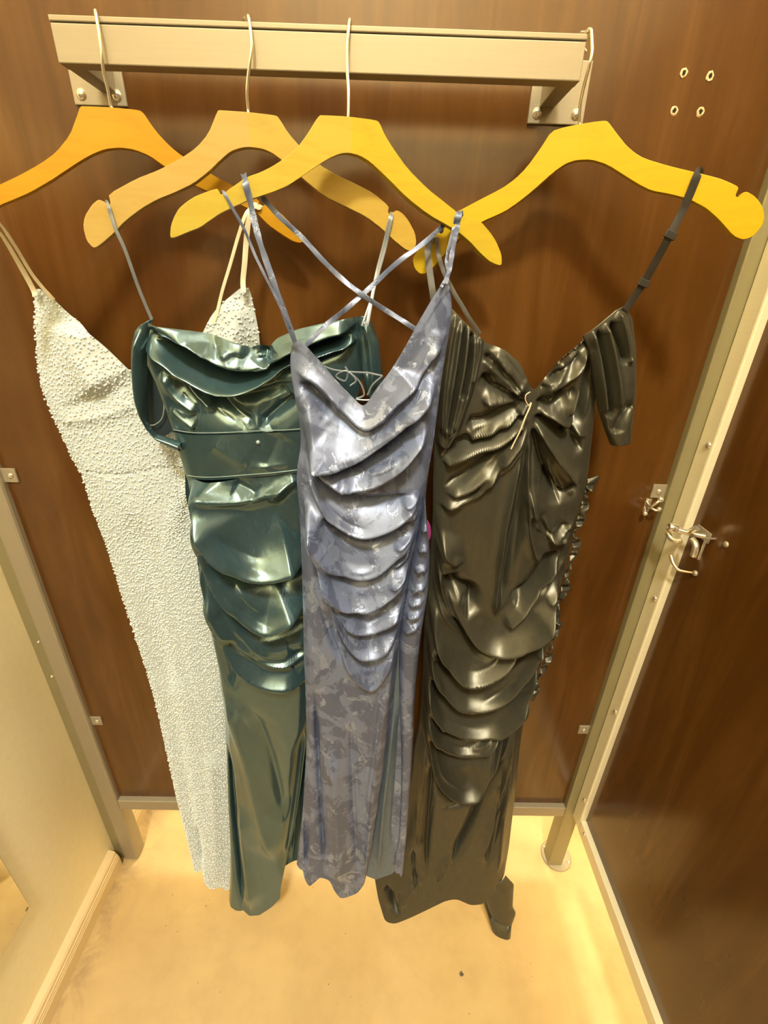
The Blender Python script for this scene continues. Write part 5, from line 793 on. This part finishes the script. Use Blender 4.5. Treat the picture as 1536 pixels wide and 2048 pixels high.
def sheet(d, p):
    """a draped cloth sheet between four traced seams, with its bulge and folds"""
    nu, nv = p['nu'], p['nv']
    q = np.linspace(0, 1, nu)
    s = 0.45 * q + 0.55 * (1 - np.cos(np.pi * q)) / 2
    t = np.linspace(0, 1, nv)
    T, B = resample(p['T'], nu, s), resample(p['B'], nu, s)
    L, R = resample(p['L'], nv, t), resample(p['R'], nv, t)
    S, TT = s[None, :, None], t[:, None, None]
    P = (1 - TT) * T[None] + TT * B[None] + (1 - S) * L[:, None] + S * R[:, None] \
        - ((1 - S) * (1 - TT) * T[0] + S * (1 - TT) * T[-1] + (1 - S) * TT * B[0] + S * TT * B[-1])
    X, Z = P[..., 0], P[..., 1]
    prof = (1 - np.abs(2 * s - 1) ** 2.6) ** 0.62
    bul = lerp_list(p['bulge'], t)[:, None] * prof[None, :]
    # the skirts lean forward where they meet the floor
    Y = d['y'] + d['k'] * (X - d['xc']) - p.get('off', 0.0) - bul - d['lean'] * np.clip((0.75 - Z) / 0.75, 0, 1.2) ** 2
    if p.get('folds'):
        p = dict(p, folds=p['folds'] + companions(p['folds'], p.get('comp', 0.0), nu))
        ed = 0.06 + 0.94 * smooth01(np.minimum(s, 1 - s) / 0.10)
        h = fold_height(X.ravel(), Z.ravel(), p['folds']).reshape(X.shape) * ed[None, :]
        Y = Y - h
        # gravity: the crest of a swag sags over the hollow below it
        tf = smooth01(t / 0.05) * smooth01((1 - t) / 0.05)
        Z = Z - h * (tf * lerp_list(p.get('sag', [0.0, 0.0]), t))[:, None]
    return np.stack([X, Y, Z], -1)

def grid_mesh(name, G):
    nv, nu, _ = G.shape
    idx = np.arange(nv * nu).reshape(nv, nu)
    f = np.stack([idx[:-1, :-1], idx[1:, :-1], idx[1:, 1:], idx[:-1, 1:]], -1).reshape(-1, 4)
    me = bpy.data.meshes.new(name)
    me.vertices.add(nv * nu)
    me.vertices.foreach_set('co', G.reshape(-1).astype(np.float32))
    me.loops.add(f.size)
    me.loops.foreach_set('vertex_index', f.reshape(-1).astype(np.int32))
    me.polygons.add(len(f))
    me.polygons.foreach_set('loop_start', np.arange(0, f.size, 4, dtype=np.int32))
    me.polygons.foreach_set('use_smooth', np.ones(len(f), bool))
    me.update(calc_edges=True)
    return me

def sheet_obj(name, d, p, mat, parent):
    G = sheet(d, p)
    o = mesh_obj(name, grid_mesh(name, G), mat)
    if p.get('solid'):
        m = o.modifiers.new('thickness', 'SOLIDIFY')
        m.thickness = 0.0014
        m.offset = 0.0
    adopt(parent, o)
    return o, G

NAMES = {'body': 'gown_front', 'back': 'gown_back', 'strap': 'strap'}
def make_gown(key, loc, label, mats, strap_mat, twist=0.0):
    d = DATA[key]
    root = tag(empty('evening_gown', loc), label, 'gown', None)
    grids = {}
    objs = {}
    for p in d['patches']:
        o, G = sheet_obj(NAMES.get(p['name'], p['name']), d, p, M[mats.get(p['name'], p['mat'])], root)
        grids.setdefault(p['name'], G)
        objs.setdefault(p['name'], o)
    for s in d['straps']:
        r = ribbon('strap', s['p'], s['w'], M[s.get('mat', strap_mat)], None, 0.0014, 6, s.get('twist', twist))
        adopt(root, r)
    return root, grids, objs

# --- beaded white gown
w_root, wg, wo = make_gown('white', (-0.28, -0.035, 0.9), 'ivory white floor-length gown covered in tiny beads on the left of the bar', {}, 'ivory')
def beads(G, n, parent):
    nv, nu, _ = G.shape
    r = np.random.default_rng(3)
    # rows of stitches about 6 mm apart, each bead a little off its place
    ii, jj = [], []
    mid = G[:, nu // 2]
    dv = np.concatenate([[0], np.cumsum(np.linalg.norm(np.diff(mid, axis=0), axis=1))])
    for q, dist in enumerate(np.arange(.003, dv[-1], n)):
        i0 = min(nv - 2, int(np.searchsorted(dv, dist)))
        du = np.concatenate([[0], np.cumsum(np.linalg.norm(np.diff(G[i0], axis=0), axis=1))])
        pos = np.arange(.002 + (q % 2) * n * .5, du[-1] - .001, n)
        pos = np.clip(pos + r.normal(0, n * .20, len(pos)), 0, du[-1] - 1e-4)
        k = np.clip(np.searchsorted(du, pos) - 1, 0, nu - 2)
        jit = np.clip(i0 + r.normal(0, n * .20 / max(1e-4, dv[-1] / nv), len(pos)), 0, nv - 2).astype(int)
        ii.append(jit); jj.append(k)
    i, j = np.concatenate(ii), np.concatenate(jj)
    a, b = r.random(len(i))[:, None], r.random(len(i))[:, None]
    P = G[i, j] * (1-a) * (1-b) + G[i+1, j] * a * (1-b) + G[i, j+1] * (1-a) * b + G[i+1, j+1] * a * b
    N = np.cross(G[i, j+1] - G[i, j], G[i, j] - G[i+1, j])
    N /= np.linalg.norm(N, axis=1)[:, None] + 1e-12
    N[N[:, 1] > 0] *= -1
    edge = np.concatenate([G[:, 0], G[:, 0] + (0, -.001, 0)])           # a beaded edge down the side seam
    k = r.integers(0, len(edge), 420)
    P = np.concatenate([P + N * 0.0006, edge[k] + r.normal(0, .0008, (420, 3))])
    bm = bmesh.new()
    bmesh.ops.create_icosphere(bm, subdivisions=1, radius=1.0)
    bv = np.array([v.co[:] for v in bm.verts])
    bf = np.array([[v.index for v in f.verts] for f in bm.faces])
    bm.free()
    rad = r.uniform(.0013, .0021, len(P))
    V = (P[:, None, :] + bv[None] * rad[:, None, None]).reshape(-1, 3)
    Fc = (bf[None] + (np.arange(len(P)) * len(bv))[:, None, None]).reshape(-1, 3)
    me = bpy.data.meshes.new('bead_embroidery')
    me.vertices.add(len(V)); me.vertices.foreach_set('co', V.ravel().astype(np.float32))
    me.loops.add(Fc.size); me.loops.foreach_set('vertex_index', Fc.ravel().astype(np.int32))
    me.polygons.add(len(Fc)); me.polygons.foreach_set('loop_start', np.arange(0, Fc.size, 3, dtype=np.int32))
    me.polygons.foreach_set('use_smooth', np.ones(len(Fc), bool))
    me.update(calc_edges=True)
    o = mesh_obj('bead_embroidery', me, M['bead'])
    o['kind'] = 'stuff'
    adopt(parent, o)
beads(wg['body'], 0.0062, w_root)

# --- teal satin gown
t_root, tg, to = make_gown('teal', (-0.15, -0.085, 0.9), 'dark teal satin gown with draped cowl neckline and off-shoulder sleeves', {}, 'slate')
def on_sheet(G, poly, lift):
    """lay a traced line on a cloth grid: nearest grid point, lifted a little"""
    P = catmull(poly, 6)
    F2 = G.reshape(-1, 3)
    out = []
    for x, z in P:
        k = np.argmin((F2[:, 0] - x) ** 2 + (F2[:, 2] - z) ** 2)
        out.append((x, F2[k, 1] - lift, z))
    return out[::3] + [out[-1]]
for key, o in (('waistband', 'T'), ('waistband', 'B')):
    p = [q for q in DATA['teal']['patches'] if q['name'] == key][0]
    pip = tube('piping', on_sheet(tg[key], p[o], 0.0005), 0.0007, M['teal_pipe'], None, 6, 4)
    adopt(to['waistband'], pip)
sl = tube('piping', DATA['teal']['sleeve_hem'], 0.0008, M['teal_pipe'], None, 6, 5)
adopt(to['sleeve_lining'], sl)
bm = bmesh.new()
g = tg['waistband'][12, int(.50 * tg['waistband'].shape[1])]
bmesh.ops.create_uvsphere(bm, u_segments=14, v_segments=8, radius=0.0034, matrix=Matrix.Translation(tuple(g)))
bt = bm_obj('button', bm, M['teal_pipe'], smooth=60)
adopt(to['waistband'], bt)

# --- lavender jacquard gown
l_root, lg, lo = make_gown('lavender', (-0.02, -0.135, 0.9), 'lavender grey floral jacquard gown with cowl neck, crossed straps and leg slit', {}, 'lav', 0.5)
for q in DATA['lavender']['laces']:
    la = tube('lace', q, 0.0014, M['slate'], None, 6, 5)
    adopt(l_root, la)
rb = ribbon('hanging_loop', DATA['lavender']['ribbon'], 0.006, M['magenta'])
adopt(l_root, rb)
rb['label'] = 'magenta loop of ribbon at the side seam'

# --- black ruched gown
b_root, bg, bo = make_gown('black', (0.16, -0.085, 0.9), 'black taffeta gown with sweetheart neckline, gathered cap sleeves and ruched skirt', {}, 'black_strap')
def ruffle(name, path, width, parent, mat, seed, waves, amp):
    r = np.random.default_rng(seed)
    P = catmull(path, 30)
    n = len(P)
    u = np.linspace(0, 1, n)
    ph = np.cumsum(r.uniform(.5, 1.5, n)) / n * waves * 2 * np.pi
    rows = []
    for k, v in enumerate(np.linspace(0, 1, 7)):
        wv = width * v * (0.75 + .35 * np.sin(ph * .37 + 1))
        x = P[:, 0] + wv * (.8 + .3 * np.sin(ph))
        z = P[:, 2] + wv * .25 * np.cos(ph * .8) + amp * .5 * v * np.sin(ph * 1.3)
        y = P[:, 1] + amp * (.25 + v) * np.sin(ph) * .8 + amp * .4 * np.sin(ph * 2.1 + v * 2)
        rows.append(np.stack([x, y, z], -1))
    G = np.stack(rows, 1)
    o = mesh_obj(name, grid_mesh(name, G), M[mat])
    m = o.modifiers.new('thickness', 'SOLIDIFY')
    m.thickness = 0.001
    adopt(parent, o)
ruffle('ruffle', DATA['black']['ruffle'], 0.017, b_root, 'black', 5, 17, .007)
ruffle('neck_ruffle', DATA['black']['neck'], 0.006, b_root, 'black', 9, 11, .003)
for i, (st, fr_) in enumerate(((0, .60), (0, .82))):
    p = catmull(DATA['black']['straps'][st]['p'], 10)
    c = p[int(fr_ * len(p))]
    t = p[int(fr_ * len(p)) + 3] - p[int(fr_ * len(p)) - 3]
    o = box('strap_slider', (-.0075, -.0016, -.0045), (.0075, .0016, .0045), M['black_strap'], bevel=0.001)
    o.matrix_world = Matrix.Translation((c[0], c[1] - .001, c[2])) @ Matrix.Rotation(math.atan2(t[0], t[2]), 4, 'Y')
    adopt(b_root, o)

tg_root = tag(empty('price_tag_cord', DATA['black']['tag'][0][0]), 'thin clear plastic tag cord looped at the bust of the black gown', 'tag cord')
a = tube('loop', DATA['black']['tag'][0], 0.0008, M['twine'], None, 6, 6)
b = tube('tail', DATA['black']['tag'][1], 0.0011, M['twine'], None, 6, 6)
adopt(tg_root, a, b)

# speck on the floor
bm = bmesh.new()
bmesh.ops.create_icosphere(bm, subdivisions=2, radius=0.0055)
for v in bm.verts:
    v.co *= 0.65 + rng.random() * .5
    v.co.z = v.co.z * .45 + .0022
lint = bm_obj('lint_ball', bm, M['lint'], smooth=60)
lint.location = (0.2445, -0.2535, 0.0)
tag(lint, 'small dark grey lint ball on the bare concrete floor, front right', 'lint')
